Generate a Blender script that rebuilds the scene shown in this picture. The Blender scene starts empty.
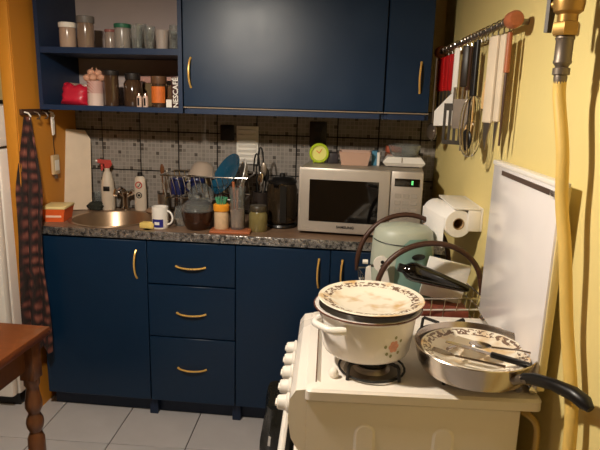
import bpy, bmesh, math, random
from mathutils import Vector, Matrix
random.seed(7)
PI = math.pi
S = bpy.context.scene
COL = S.collection

# ------------------------------------------------------------------ camera
YAW, PITCH, ROLL, FPX = .0985, .2164, .0271, 562.46
cam = bpy.data.cameras.new('camera'); cam.sensor_width = 36; cam.lens = FPX/600*36; cam.clip_start = .02
co = bpy.data.objects.new('camera', cam); COL.objects.link(co)
fw = Vector((-math.sin(YAW)*math.cos(PITCH), math.cos(YAW)*math.cos(PITCH), -math.sin(PITCH)))
rt = Vector((math.cos(YAW), math.sin(YAW), 0)); up = rt.cross(fw)
r2 = rt*math.cos(ROLL)+up*math.sin(ROLL); u2 = -rt*math.sin(ROLL)+up*math.cos(ROLL)
M = Matrix((r2, u2, -fw)).transposed().to_4x4(); M.translation = (1.4225, -2.8295, 1.4829)
co.matrix_world = M
S.camera = co
# ------------------------------------------------------------------ world, exposure
w = bpy.data.worlds.new('world'); S.world = w; w.use_nodes = True
w.node_tree.nodes['Background'].inputs[0].default_value = (.9, .75, .55, 1)
w.node_tree.nodes['Background'].inputs[1].default_value = .005
S.view_settings.view_transform = 'Standard'; S.view_settings.look = 'None'
S.view_settings.exposure = 0.0; S.view_settings.gamma = 1; S.view_settings.use_curve_mapping = False
# ------------------------------------------------------------------ main light: bulb of the pendant lamp above the table side
LAMP = Vector((.68, -1.77, 2.02)); LAMP_W = 88; LAMP_C = (1, .91, .78)
ld = bpy.data.lights.new('bulb_light', 'POINT'); ld.energy = LAMP_W; ld.color = LAMP_C; ld.shadow_soft_size = .045
lo = bpy.data.objects.new('bulb_light', ld); COL.objects.link(lo); lo.location = LAMP

# ------------------------------------------------------------------ materials
def srgb(c):
    return tuple((x/255/12.92 if x/255 <= .04045 else ((x/255+.055)/1.055)**2.4) for x in c)
MATS = {}
def mat(name, rgb, rough=.5, metal=0, var=.12, scale=14, bump=0, bscale=60, trans=0, ior=1.45, coat=0, emit=0, spec=.5, stretch=None, rvar=.08):
    if name in MATS: return MATS[name]
    m = bpy.data.materials.new(name); m.use_nodes = True; nt = m.node_tree; N = nt.nodes; L = nt.links
    b = N['Principled BSDF']; c = srgb(rgb)
    tc = N.new('ShaderNodeTexCoord'); src = tc.outputs['Object']
    if stretch:
        mp = N.new('ShaderNodeMapping'); mp.inputs['Scale'].default_value = stretch; L.new(src, mp.inputs[0]); src = mp.outputs[0]
    nz = N.new('ShaderNodeTexNoise'); nz.inputs['Scale'].default_value = scale; nz.inputs['Detail'].default_value = 4; L.new(src, nz.inputs['Vector'])
    mx = N.new('ShaderNodeMix'); mx.data_type = 'RGBA'
    mx.inputs[6].default_value = tuple(x*(1-var) for x in c)+(1,); mx.inputs[7].default_value = tuple(min(1, x*(1+var)) for x in c)+(1,)
    L.new(nz.outputs['Fac'], mx.inputs[0]); L.new(mx.outputs[2], b.inputs['Base Color'])
    mr = N.new('ShaderNodeMapRange'); mr.inputs['To Min'].default_value = max(0, rough-rvar); mr.inputs['To Max'].default_value = min(1, rough+rvar)
    L.new(nz.outputs['Fac'], mr.inputs['Value']); L.new(mr.outputs[0], b.inputs['Roughness'])
    b.inputs['Metallic'].default_value = metal; b.inputs['IOR'].default_value = ior; b.inputs['Specular IOR Level'].default_value = spec
    b.inputs['Transmission Weight'].default_value = trans; b.inputs['Coat Weight'].default_value = coat
    if emit:
        b.inputs['Emission Color'].default_value = c+(1,); b.inputs['Emission Strength'].default_value = emit
    if bump:
        n2 = N.new('ShaderNodeTexNoise'); n2.inputs['Scale'].default_value = bscale; L.new(src, n2.inputs['Vector'])
        bp = N.new('ShaderNodeBump'); bp.inputs['Strength'].default_value = bump; bp.inputs['Distance'].default_value = .004
        L.new(n2.outputs['Fac'], bp.inputs['Height']); L.new(bp.outputs[0], b.inputs['Normal'])
    MATS[name] = m; m['bsdf'] = 1
    return m
def nodes(m): return m.node_tree.nodes, m.node_tree.links, m.node_tree.nodes['Principled BSDF']

BLUE = mat('blue_laminate', (10, 39, 66), .35, var=.12, scale=5, bump=.04, bscale=180)
BLUEIN = mat('blue_carcass', (24, 44, 74), .45, var=.1)
BACKP = mat('cabinet_back_panel', (196, 178, 172), .7, var=.05)
BRASSH = mat('honey_brass', (240, 192, 104), .3, metal=.35, var=.08)
YEL = mat('yellow_paint', (230, 210, 140), .6, var=.035, scale=3, bump=.12, bscale=45)
ORA = mat('orange_paint', (204, 134, 44), .55, var=.07, scale=4, bump=.06, bscale=40, stretch=(1, 1, .3))
CEIL = mat('ceiling_paint', (206, 190, 160), .8, var=.03)
GROUT = mat('dark_grout', (40, 34, 30), .9)
FGROUT = mat('floor_grout', (58, 52, 48), .9)
FTILE = mat('floor_tile_glaze', (190, 186, 186), .42, var=.16, scale=5, bump=.03, bscale=30)
WHITE = mat('white_enamel', (240, 234, 226), .25, var=.03, scale=6, coat=.3)
STOVEW = mat('stove_enamel', (238, 230, 220), .3, var=.04, scale=5)
WPLAST = mat('white_plastic', (236, 230, 220), .45, var=.04)
CREAM = mat('cream_plastic', (222, 208, 178), .5, var=.06)
SILVER = mat('silver_plastic', (190, 180, 168), .38, metal=.35, var=.05)
STEEL = mat('brushed_steel', (196, 186, 176), .22, metal=1, var=.1, scale=8)
DSTEEL = mat('dull_steel', (150, 138, 124), .38, metal=.9, var=.15)
CHROME = mat('chrome', (205, 200, 195), .12, metal=1, var=.06)
BLACK = mat('black_plastic', (22, 20, 19), .35, var=.2)
DGLASS = mat('black_glass', (10, 9, 8), .06, var=.1, coat=.5, rvar=.02)
IRON = mat('cast_iron', (32, 29, 27), .6, var=.2, bump=.2, bscale=150)
GLASS = mat('clear_glass', (236, 240, 238), .05, trans=.92, var=.02, rvar=.02)
AMBER = mat('smoky_amber_glass', (72, 44, 30), .08, trans=.4, var=.1, rvar=.03)
WOODT = mat('table_varnish', (108, 58, 28), .32, var=.35, scale=6, stretch=(3, 22, 22), coat=.3)
WOODD = mat('dark_turned_wood', (98, 58, 30), .35, var=.3, scale=8, stretch=(14, 14, 2), coat=.2)
WOODL = mat('pale_wood', (206, 166, 110), .6, var=.2, scale=8, stretch=(20, 20, 2))
WOODR = mat('reddish_wood', (170, 98, 62), .45, var=.2, scale=8, stretch=(14, 14, 3))
RED = mat('red_plastic', (196, 24, 26), .4, var=.1)
BRONZE = mat('brass_fitting', (168, 130, 70), .4, metal=.6, var=.2)
GREYM = mat('grey_fitting', (120, 108, 96), .45, metal=.6, var=.2)
HOSE = mat('yellow_hose', (226, 190, 104), .5, var=.08, bump=.1)
BROWNB = mat('brown_grip', (70, 44, 32), .4, var=.25)
LIME = mat('lime_plastic', (178, 200, 46), .4, var=.08)
PAPER = mat('white_paper', (244, 240, 234), .9, var=.03, bump=.25, bscale=120)
BIN = mat('black_bin_bag', (30, 30, 26), .28, var=.3, bump=.7, bscale=26)
TEAL = mat('blue_enamel', (26, 78, 104), .25, var=.12, coat=.4)
NAVY = mat('navy_ceramic', (28, 34, 78), .25, var=.15)
MINT = mat('mint_plastic', (122, 156, 146), .35, var=.06)
SAGE = mat('sage_plastic', (172, 178, 162), .4, var=.05)
ORANGEP = mat('orange_plastic', (232, 100, 46), .45, var=.1)
SINKM = mat('sink_steel', (172, 146, 120), .34, metal=.85, var=.12, scale=6)
DGREEN = mat('dark_scourer', (40, 42, 34), .9, var=.4, bump=.9, bscale=90)
TOPM = mat('worktop_laminate', (126, 100, 80), .38, var=.3, scale=30)
PINK = mat('pink_plastic', (196, 160, 140), .5, var=.06)

# worktop front: crinkled silver foil-like edge band
EDGE = mat('foil_edge', (120, 118, 118), .25, metal=.8, var=.3, scale=60, bump=1.0, bscale=75)
Nn, Ll, Bb = nodes(EDGE)
vo = Nn.new('ShaderNodeTexNoise'); vo.inputs['Scale'].default_value = 75; vo.inputs['Detail'].default_value = 6; vo.inputs['Roughness'].default_value = .7
tcx = [n for n in Nn if n.bl_idname == 'ShaderNodeTexCoord'][0]; Ll.new(tcx.outputs['Object'], vo.inputs['Vector'])
cr_ = Nn.new('ShaderNodeValToRGB'); cr_.color_ramp.elements[0].color = (.06, .06, .065, 1); cr_.color_ramp.elements[1].color = (.62, .6, .58, 1)
cr_.color_ramp.elements[0].position = .38; cr_.color_ramp.elements[1].position = .57
Ll.new(vo.outputs['Fac'], cr_.inputs['Fac']); Ll.new(cr_.outputs[0], Bb.inputs['Base Color'])

# printed mosaic on wall tiles: the same print on every tile
def mosaic():
    m = bpy.data.materials.new('mosaic_print_tile'); m.use_nodes = True; N, L, b = nodes(m)
    tc = N.new('ShaderNodeTexCoord'); sep = N.new('ShaderNodeSeparateXYZ'); L.new(tc.outputs['Object'], sep.inputs[0])
    def mth(op, a, bv=None, cv=None):
        n = N.new('ShaderNodeMath'); n.operation = op
        for i, q in enumerate((a, bv, cv)):
            if q is None: continue
            if isinstance(q, (int, float)): n.inputs[i].default_value = q
            else: L.new(q, n.inputs[i])
        return n.outputs[0]
    cells = []; frs = []
    for ax in (0, 2):
        s = mth('MULTIPLY', sep.outputs[ax], 10/.2033)
        cells.append(mth('FLOOR', s)); frs.append(mth('FRACT', s))
    cb = N.new('ShaderNodeCombineXYZ'); L.new(cells[0], cb.inputs[0]); L.new(cells[1], cb.inputs[1])
    wn = N.new('ShaderNodeTexWhiteNoise'); wn.noise_dimensions = '2D'; L.new(cb.outputs[0], wn.inputs['Vector'])
    rp = N.new('ShaderNodeValToRGB'); r = rp.color_ramp; r.interpolation = 'CONSTANT'
    r.elements[0].position = 0; r.elements[0].color = srgb((78, 70, 63))+(1,)
    r.elements[1].position = .045; r.elements[1].color = srgb((112, 104, 96))+(1,)
    for pos, c in ((.13, (132, 124, 116)), (.5, (140, 132, 124)), (.8, (126, 119, 111))):
        e = r.elements.new(pos); e.color = srgb(c)+(1,)
    L.new(wn.outputs['Value'], rp.inputs['Fac'])
    ex = mth('MINIMUM', mth('MINIMUM', frs[0], mth('SUBTRACT', 1, frs[0])), mth('MINIMUM', frs[1], mth('SUBTRACT', 1, frs[1])))
    g = mth('LESS_THAN', ex, .09)
    mx = N.new('ShaderNodeMix'); mx.data_type = 'RGBA'; L.new(g, mx.inputs[0]); L.new(rp.outputs[0], mx.inputs[6])
    mx.inputs[7].default_value = srgb((152, 144, 136))+(1,); L.new(mx.outputs[2], b.inputs['Base Color'])
    b.inputs['Roughness'].default_value = .35
    return m
MOSAIC = mosaic()

# plaid cloth
def plaid():
    m = bpy.data.materials.new('plaid_cloth'); m.use_nodes = True; N, L, b = nodes(m)
    tc = N.new('ShaderNodeTexCoord'); outs = []
    for ax, sc, col in (('X', 7, 0), ('Z', 6, 0)):
        wv = N.new('ShaderNodeTexWave'); wv.bands_direction = ax; wv.inputs['Scale'].default_value = sc; wv.inputs['Distortion'].default_value = 5
        L.new(tc.outputs['Object'], wv.inputs['Vector']); outs.append(wv.outputs['Fac'])
    mm = N.new('ShaderNodeMath'); mm.operation = 'MULTIPLY'; L.new(outs[0], mm.inputs[0]); L.new(outs[1], mm.inputs[1])
    rp = N.new('ShaderNodeValToRGB'); r = rp.color_ramp
    r.elements[0].color = srgb((40, 30, 28))+(1,); r.elements[1].color = srgb((140, 84, 70))+(1,)
    e = r.elements.new(.35); e.color = srgb((88, 46, 40))+(1,)
    L.new(mm.outputs[0], rp.inputs['Fac']); L.new(rp.outputs[0], b.inputs['Base Color']); b.inputs['Roughness'].default_value = .95
    return m
PLAID = plaid()

# white china with a brown garland printed round the rim (pattern of the china itself)
def china(r0, r1):
    m = bpy.data.materials.new('garland_china'); m.use_nodes = True; N, L, b = nodes(m)
    tc = N.new('ShaderNodeTexCoord'); sp = N.new('ShaderNodeSeparateXYZ'); L.new(tc.outputs['Object'], sp.inputs[0])
    cb = N.new('ShaderNodeCombineXYZ'); L.new(sp.outputs[0], cb.inputs[0]); L.new(sp.outputs[1], cb.inputs[1])
    ln = N.new('ShaderNodeVectorMath'); ln.operation = 'LENGTH'; L.new(cb.outputs[0], ln.inputs[0])
    rp = N.new('ShaderNodeValToRGB'); r = rp.color_ramp; r.interpolation = 'CONSTANT'
    r.elements[0].color = (0, 0, 0, 1); r.elements[1].position = r0/.2; r.elements[1].color = (1, 1, 1, 1)
    e = r.elements.new(r1/.2); e.color = (0, 0, 0, 1)
    sc = N.new('ShaderNodeMath'); sc.operation = 'MULTIPLY'; sc.inputs[1].default_value = 5; L.new(ln.outputs['Value'], sc.inputs[0]); L.new(sc.outputs[0], rp.inputs['Fac'])
    nz = N.new('ShaderNodeTexNoise'); nz.inputs['Scale'].default_value = 110; L.new(tc.outputs['Object'], nz.inputs['Vector'])
    gt = N.new('ShaderNodeMath'); gt.operation = 'GREATER_THAN'; gt.inputs[1].default_value = .5; L.new(nz.outputs['Fac'], gt.inputs[0])
    ml = N.new('ShaderNodeMath'); ml.operation = 'MULTIPLY'; L.new(rp.outputs[0], ml.inputs[0]); L.new(gt.outputs[0], ml.inputs[1])
    n2 = N.new('ShaderNodeTexNoise'); n2.inputs['Scale'].default_value = 22; L.new(tc.outputs['Object'], n2.inputs['Vector'])
    st = N.new('ShaderNodeValToRGB'); st.color_ramp.elements[0].position = .5; st.color_ramp.elements[0].color = srgb((242, 234, 216))+(1,)
    st.color_ramp.elements[1].position = .75; st.color_ramp.elements[1].color = srgb((214, 176, 120))+(1,); L.new(n2.outputs['Fac'], st.inputs['Fac'])
    mx = N.new('ShaderNodeMix'); mx.data_type = 'RGBA'; L.new(ml.outputs[0], mx.inputs[0]); L.new(st.outputs[0], mx.inputs[6])
    mx.inputs[7].default_value = srgb((128, 104, 88))+(1,); L.new(mx.outputs[2], b.inputs['Base Color']); b.inputs['Roughness'].default_value = .25
    return m
CHINA = china(.1, .119)

# ------------------------------------------------------------------ mesh builder
class MB:
    def __init__(s): s.v = []; s.f = []
    def add(s, vs, fs):
        o = len(s.v); s.v += [tuple(p) for p in vs]; s.f += [tuple(i+o for i in q) for q in fs]; return s
    def box(s, x0, x1, y0, y1, z0, z1, bev=0, seg=2):
        if not bev:
            vs = [(x, y, z) for x in (x0, x1) for y in (y0, y1) for z in (z0, z1)]
            return s.add(vs, [(0, 1, 3, 2), (4, 6, 7, 5), (0, 4, 5, 1), (2, 3, 7, 6), (0, 2, 6, 4), (1, 5, 7, 3)])
        bm = bmesh.new(); bmesh.ops.create_cube(bm, size=1)
        for p in bm.verts: p.co = ((x0+x1)/2+p.co.x*(x1-x0), (y0+y1)/2+p.co.y*(y1-y0), (z0+z1)/2+p.co.z*(z1-z0))
        bmesh.ops.bevel(bm, geom=bm.edges[:], offset=bev, segments=seg, profile=.5, affect='EDGES')
        return s.bm(bm)
    def bm(s, bm):
        bm.verts.index_update(); s.add([p.co[:] for p in bm.verts], [[p.index for p in f.verts] for f in bm.faces]); bm.free(); return s
    def lathe(s, prof, n=28, c=(0, 0, 0), closed=False):
        vs = []; fs = []; rows = []
        for r, z in prof:
            if r < 1e-6: rows.append([len(vs)]); vs.append((c[0], c[1], c[2]+z))
            else:
                rows.append(list(range(len(vs), len(vs)+n)))
                vs += [(c[0]+r*math.cos(2*PI*k/n), c[1]+r*math.sin(2*PI*k/n), c[2]+z) for k in range(n)]
        pr = list(zip(rows, rows[1:]))
        if closed: pr.append((rows[-1], rows[0]))
        for A, B in pr:
            for k in range(n):
                a0, a1 = A[k % len(A)], A[(k+1) % len(A)]; b0, b1 = B[k % len(B)], B[(k+1) % len(B)]
                q = [a0, a1, b1, b0]; q2 = []
                for i in q:
                    if i not in q2: q2.append(i)
                if len(q2) > 2: fs.append(q2)
        return s.add(vs, fs)
    def tube(s, pts, r, n=8, closed=False):
        P_ = [Vector(p) for p in pts]; m = len(P_); R = r if isinstance(r, (list, tuple)) else [r]*m
        vs = []; fs = []; up = None
        for i, p in enumerate(P_):
            if closed: t = P_[(i+1) % m]-P_[i-1]
            else: t = P_[min(i+1, m-1)]-P_[max(i-1, 0)]
            t.normalize()
            if up is None: up = Vector((0, 0, 1)) if abs(t.z) < .9 else Vector((1, 0, 0))
            a = t.cross(up)
            if a.length < 1e-5: a = t.cross(Vector((.3, .9, .1)))
            a.normalize(); up = a.cross(t).normalized()
            for k in range(n):
                an = 2*PI*k/n; vs.append(p+(a*math.cos(an)+up*math.sin(an))*R[i])
        for i in range(m if closed else m-1):
            for k in range(n):
                j = (i+1) % m; fs.append((i*n+k, i*n+(k+1) % n, j*n+(k+1) % n, j*n+k))
        if not closed: fs.append(tuple(range(n-1, -1, -1))); fs.append(tuple((m-1)*n+k for k in range(n)))
        return s.add(vs, fs)
    def prism(s, pts, d0, d1, ax='y'):
        f = {'y': lambda p, d: (p[0], d, p[1]), 'x': lambda p, d: (d, p[0], p[1]), 'z': lambda p, d: (p[0], p[1], d)}[ax]
        n = len(pts); vs = [f(p, d0) for p in pts]+[f(p, d1) for p in pts]
        fs = [tuple(range(n))[::-1], tuple(range(n, 2*n))]+[(k, (k+1) % n, n+(k+1) % n, n+k) for k in range(n)]
        return s.add(vs, fs)
    def ell(s, c, r, n=18, m=10, noise=0, seed=1):
        rnd = random.Random(seed); o = len(s.v); q = MB().lathe([(math.sin(PI*i/m), -math.cos(PI*i/m)) for i in range(m+1)], n)
        vs = []
        for v in q.v:
            k = 1+noise*(rnd.random()-.5); vs.append((c[0]+v[0]*r[0]*k, c[1]+v[1]*r[1]*k, c[2]+v[2]*r[2]*k))
        return s.add(vs, q.f)
    def xf(s, mtx):
        s.v = [tuple(mtx @ Vector(p)) for p in s.v]; return s
    def mesh(s, name, m):
        me = bpy.data.meshes.new(name); me.from_pydata(s.v, [], s.f)
        bm = bmesh.new(); bm.from_mesh(me); bmesh.ops.recalc_face_normals(bm, faces=bm.faces); bm.to_mesh(me); bm.free()
        for p in me.polygons: p.use_smooth = True
        me.set_sharp_from_angle(angle=math.radians(38)); me.materials.append(m); return me
    def build(s, name, m, parent=None, loc=(0, 0, 0), rot=(0, 0, 0)):
        return link(name, s.mesh(name, m), parent, loc, rot)
def link(name, me, parent=None, loc=(0, 0, 0), rot=(0, 0, 0)):
    o = bpy.data.objects.new(name, me); COL.objects.link(o); o.parent = parent; o.location = loc; o.rotation_euler = rot; return o
def tag(o, label, cat, group=None):
    o['label'] = label; o['category'] = cat
    if group: o['group'] = group
    return o
def thing(name, label, cat, loc=(0, 0, 0), rz=0, group=None, rot=None):
    o = bpy.data.objects.new(name, None); COL.objects.link(o); o.empty_display_size = .05
    o.location = loc; o.rotation_euler = rot or (0, 0, rz); return tag(o, label, cat, group)
def struct(o): o['kind'] = 'structure'; return o
def bx(*a, **k): return MB().box(*a, **k)
def lat(*a, **k): return MB().lathe(*a, **k)
def text(s, size, name, m, parent, loc, rot, thick=.0006, bold=0):
    cu = bpy.data.curves.new('lettering', 'FONT'); cu.body = s; cu.size = size; cu.extrude = thick; cu.align_x = 'CENTER'; cu.align_y = 'CENTER'; cu.offset = bold
    cu.resolution_u = 3
    t = bpy.data.objects.new('lettering', cu); COL.objects.link(t)
    dg = bpy.context.evaluated_depsgraph_get(); me = bpy.data.meshes.new_from_object(t.evaluated_get(dg)); bpy.data.objects.remove(t)
    me.materials.clear(); me.materials.append(m); return link(name, me, parent, loc, rot)
def arc(c, rx, rz, a0, a1, n, y=0): return [(c[0]+rx*math.cos(a0+(a1-a0)*k/n), y, c[1]+rz*math.sin(a0+(a1-a0)*k/n)) for k in range(n+1)]

# right wall frame: the wall is not quite square to the back wall
TH, XR = .0519, 1.8016
def W(a, b, z): return (XR+a*math.cos(TH)-b*math.sin(TH), a*math.sin(TH)+b*math.cos(TH), z)

# ================================================================== the room
ZC, FRONT = 2.55, -4.3
# floor with single tiles, turned slightly like the room's skew
fl = struct(bx(-1.5, 2.3, FRONT-.1, .15, -.08, -.004).build('floor', FGROUT))
FT, FX0, FY0, FA = .3387, .0362, -.7414, .0363
tme = bx(.0022, FT-.0022, .0022, FT-.0022, -.008, 0, bev=.0012, seg=1).mesh('floor_tile', FTILE)
for i in range(-5, 7):
    for j in range(-11, 4):
        x = FX0+i*FT; y = FY0+j*FT
        X = x*math.cos(FA)-y*math.sin(FA); Y = x*math.sin(FA)+y*math.cos(FA)
        if -1.45 < X < 2.0 and FRONT-.2 < Y < .1:
            o = link('floor_tile', tme, fl, (X, Y, 0), (0, 0, FA))
struct(bx(-1.5, 2.3, FRONT-.1, .15, ZC, ZC+.1).build('ceiling', CEIL))
wb = struct(bx(-1.5, 2.3, .008, .15, 0, ZC).build('wall_back', mat('back_wall_mortar', (22, 18, 16), .9)))
struct(bx(-1.5, 2.3, FRONT-.1, FRONT, 0, ZC).build('wall_front', mat('dark_unseen_wall', (150, 118, 78), .8)))  # unseen wall, its brown chosen dark to cut bounced light
struct(bx(-1.5, -1.4, FRONT, .008, 0, ZC).build('wall_far_left', mat('dark_unseen_wall', (150, 118, 78), .8)))  # out of view too, same dark colour against bounce
struct(bx(0, .15, FRONT-.1, .14, 0, ZC).build('wall_right', YEL, None, (XR, 0, 0), (0, 0, TH)))
# wall_back upper plaster over and beside the tiles
struct(bx(-1.4, 1.83, -.001, .008, 1.449, ZC).build('trim_1', mat('back_wall_plaster', (224, 200, 140), .7)))
# tiles
T, TX0, TZ = .2033, .0982, 1.3124
def tile_mesh(w0, w1, h0, h1): return bx(w0+.0028, w1-.0028, 0, .008, h0+.0028, h1-.0028, bev=.001, seg=1).mesh('tile', MOSAIC)
full = tile_mesh(0, T, 0, T); cache = {}
for i in range(-1, 9):
    x = TX0+i*T; w0 = max(0, -.045-x); w1 = min(T, 1.803-x)
    for z0, h0, h1 in ((TZ, 0, 1.449-TZ), (TZ-T, 0, T), (TZ-2*T, 0, T)):
        key = (round(w0, 3), round(w1, 3), round(h1, 3))
        if key not in cache: cache[key] = tile_mesh(w0, w1, h0, h1)
        link('tile', cache[key], wb, (x, 0, z0))
# left wall stub, orange, with edge strip and the surround over the fridge
struct(bx(-.1, -.045, -.5, .008, 0, ZC).build('wall_left', ORA))
struct(bx(-.1, -.047, -.51, -.5, 0, ZC, bev=.003).build('trim_2', mat('orange_edge', (206, 136, 42), .5, var=.1)))
struct(bx(-1.4, -.1, -.5, -.42, 1.725, ZC).build('trim_3', ORA))

# ================================================================== pendant lamp (above, out of frame)
t = thing('pendant_lamp', 'pendant lamp hanging from the ceiling over the table side', 'lamp', (LAMP.x, LAMP.y, LAMP.z))
lat([(0, ZC-LAMP.z), (.055, ZC-LAMP.z), (.05, ZC-LAMP.z-.02), (0, ZC-LAMP.z-.025)]).build('ceiling_rose', WPLAST, t)
MB().tube([(0, 0, .15), (0, 0, ZC-LAMP.z-.02)], .003).build('cord', BLACK, t)
lat([(.02, .15), (.02, .1), (.022, .065), (0, .06)]).build('socket', WPLAST, t)
lat([(.022, .152), (.06, .145), (.12, .07), (.152, -.026), (.155, -.026), (.123, .074), (.062, .15), (.022, .157)], 40).build('shade', mat('dark_shade', (96, 78, 56), .7), t)

# ================================================================== base cabinets
YF = -.4775   # carcass front; doors 18 mm proud of it, worktop front at -.5
def handle(parent, x, z, L_, vert, y, bow=.019, r=.0042):
    n = 12; pts = []
    for k in range(n+1):
        u = k/n; s = (u-.5)*L_; d = bow*(1-(2*u-1)**2)**.6; sag = .005*(1-(2*u-1)**2)
        pts.append((x-sag, y-d, z+s) if vert else (x+s, y-d, z-sag))
    return MB().tube(pts, [r*(1.25 if k in (0, n) else 1) for k in range(n+1)]).build('handle', BRASSH, parent)
def door(parent, x0, x1, z0, z1, y, name='door', m=BLUE):
    return bx(x0+.002, x1-.002, y-.018, y, z0+.002, z1-.002, bev=.002, seg=1).build(name, m, parent)
def base_unit(x0, x1, label):
    t = thing('base_cabinet', label, 'cabinet', (0, 0, 0), 0, 'blue base cabinets')
    m = MB().box(x0, x0+.016, YF, -.02, .09, .868).box(x1-.016, x1, YF, -.02, .09, .868).box(x0+.016, x1-.016, YF, -.02, .09, .106).box(x0+.016, x1-.016, -.03, -.02, .106, .868)
    m.build('carcass', BLUEIN, t)
    bx(x0, x1, YF+.045, YF+.06, 0.002, .09).build('kick_board', mat('dark_blue_kick', (20, 38, 66), .5), t)
    return t
ZD0, ZD1 = .088, .862
G1, G2, G3, G4 = .5097, .9116, 1.328, 1.79
t = base_unit(0, G1, 'blue base cabinet under the sink with one door, beside the hanging cloth')
d = door(t, 0, G1, ZD0, ZD1, YF); handle(d, .462, .752, .13, True, YF-.018)
t = base_unit(G1, G2, 'blue base unit of three drawers with curved brass handles')
for z0, z1, hz in ((.665, ZD1, .753), (.414, .663, .533), (ZD0, .412, .263)):
    d = door(t, G1, G2, z0, z1, YF, 'drawer'); handle(d, .71, hz, .135, False, YF-.018)
t = base_unit(G2, G3, 'blue base cabinet between the drawers and the stove end, handle at its right')
d = door(t, G2, G3, ZD0, ZD1, YF); handle(d, 1.279, .757, .13, True, YF-.018)
t = base_unit(G3, G4, 'blue base cabinet at the right wall behind the stove')
d = door(t, G3, G4, ZD0, ZD1, YF); handle(d, 1.38, .757, .13, True, YF-.018)
for x in (G1, G2):
    tag(bx(x-.02, x+.02, YF+.01, YF+.04, 0, .088, bev=.003).build('cabinet_foot', mat('dark_blue_kick', (20, 38, 66), .5)), 'dark blue foot under the joint %s of the drawer unit' % ('left' if x == G1 else 'right'), 'foot', 'cabinet feet')

# worktop with round hole for the sink
SX, SY, SR = .262, -.275, .185
wt = thing('worktop', 'brown laminate worktop with a crinkled silver front edge', 'worktop')
def top_with_hole(x0, x1, y0, y1, z0, z1, c, r, n=48):
    m = MB(); ring = []; rect = []
    for k in range(n):
        a = 2*PI*k/n+.001; dx, dy = math.cos(a), math.sin(a); ring.append((c[0]+r*dx, c[1]+r*dy))
        s = min(((x1-c[0])/dx if dx > 0 else (x0-c[0])/dx), ((y1-c[1])/dy if dy > 0 else (y0-c[1])/dy)); rect.append((c[0]+s*dx, c[1]+s*dy))
    vs = [(p[0], p[1], z) for z in (z0, z1) for q in (ring, rect) for p in q]; fs = []
    for k in range(n):
        j = (k+1) % n
        fs += [(2*n+k, 3*n+k, 3*n+j, 2*n+j), (k, j, n+j, n+k), (k, 2*n+k, 2*n+j, j)]
    return m.add(vs, fs)
ZT = .906
tm = top_with_hole(-.012, .52, -.492, -.001, .871, ZT, (SX, SY), SR)
tm.box(-.012, .02, -.492, -.46, .871, ZT).box(-.012, .02, -.03, -.001, .871, ZT).box(.49, 1.79, -.492, -.001, .871, ZT)
tm.build('top', TOPM, wt)
bx(-.014, 1.815, -.5, -.492, .869, ZT, bev=.002).build('edge_strip', EDGE, wt)
sk = thing('sink', 'round brownish steel sink bowl set in the worktop', 'sink', (SX, SY, ZT))
lat([(SR+.018, .001), (SR+.016, .004), (SR, .003), (SR-.006, -.004), (SR-.02, -.1), (SR-.05, -.14), (.03, -.15), (0, -.15),
     (0, -.153), (.03, -.153), (SR-.048, -.143), (SR-.017, -.1), (SR-.003, -.004), (SR+.004, .0)], 48).build('bowl', SINKM, sk)
lat([(0, -.1475), (.022, -.1475), (.028, -.149), (0, -.1495)]).build('drain', CHROME, sk)

# ================================================================== wall cabinets
YU = -.363; ZB, ZU = 1.417, 2.16
oc = thing('open_wall_cabinet', 'blue open wall cabinet whose two shelves hold jars and glasses', 'cabinet', (0, 0, 0), 0, 'blue wall cabinets')
X0, X1 = -.02, .645
bx(X0, X0+.018, YU, -.002, ZB, ZU).build('side_panel', BLUEIN, oc); bx(X1-.018, X1, YU, -.002, ZB, ZU).build('side_panel', BLUEIN, oc)
bx(X0+.018, X1-.018, YU, -.012, ZB, 1.439).build('bottom_board', BLUEIN, oc)
bx(X0+.018, X1-.018, YU+.004, -.012, 1.664, 1.690).build('shelf', BLUEIN, oc); bx(X0+.018, X1-.018, YU, -.012, ZU-.02, ZU).build('top_board', BLUEIN, oc)
bx(X0+.018, X1-.018, -.012, -.003, 1.439, ZU-.02).build('back_panel', BACKP, oc)
def wall_unit(x0, x1, label, hx):
    t = thing('wall_cabinet', label, 'cabinet', (0, 0, 0), 0, 'blue wall cabinets')
    MB().box(x0, x0+.016, YU+.018, -.002, ZB, ZU).box(x1-.016, x1, YU+.018, -.002, ZB, ZU).box(x0+.016, x1-.016, YU+.002, -.002, ZB, 1.439).box(x0+.016, x1-.016, YU+.018, -.002, ZU-.02, ZU).box(x0+.016, x1-.016, -.01, -.002, 1.439, ZU-.02).build('carcass', BLUEIN, t)
    bx(x0, x1, YU-.0005, YU+.003, 1.442, 1.4465).build('light_strip', mat('pale_lip', (150, 132, 112), .4), t)
    d = door(t, x0, x1, 1.4465, ZU, YU+.018); handle(d, hx, 1.592, .125, True, YU, bow=.02)
    return t
wall_unit(.648, 1.522, 'wide blue wall cabinet door between the open shelves and the narrow door', .684)
wall_unit(1.524, 1.712, 'narrow blue wall cabinet at the right wall with one curved handle', 1.668)

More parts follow.
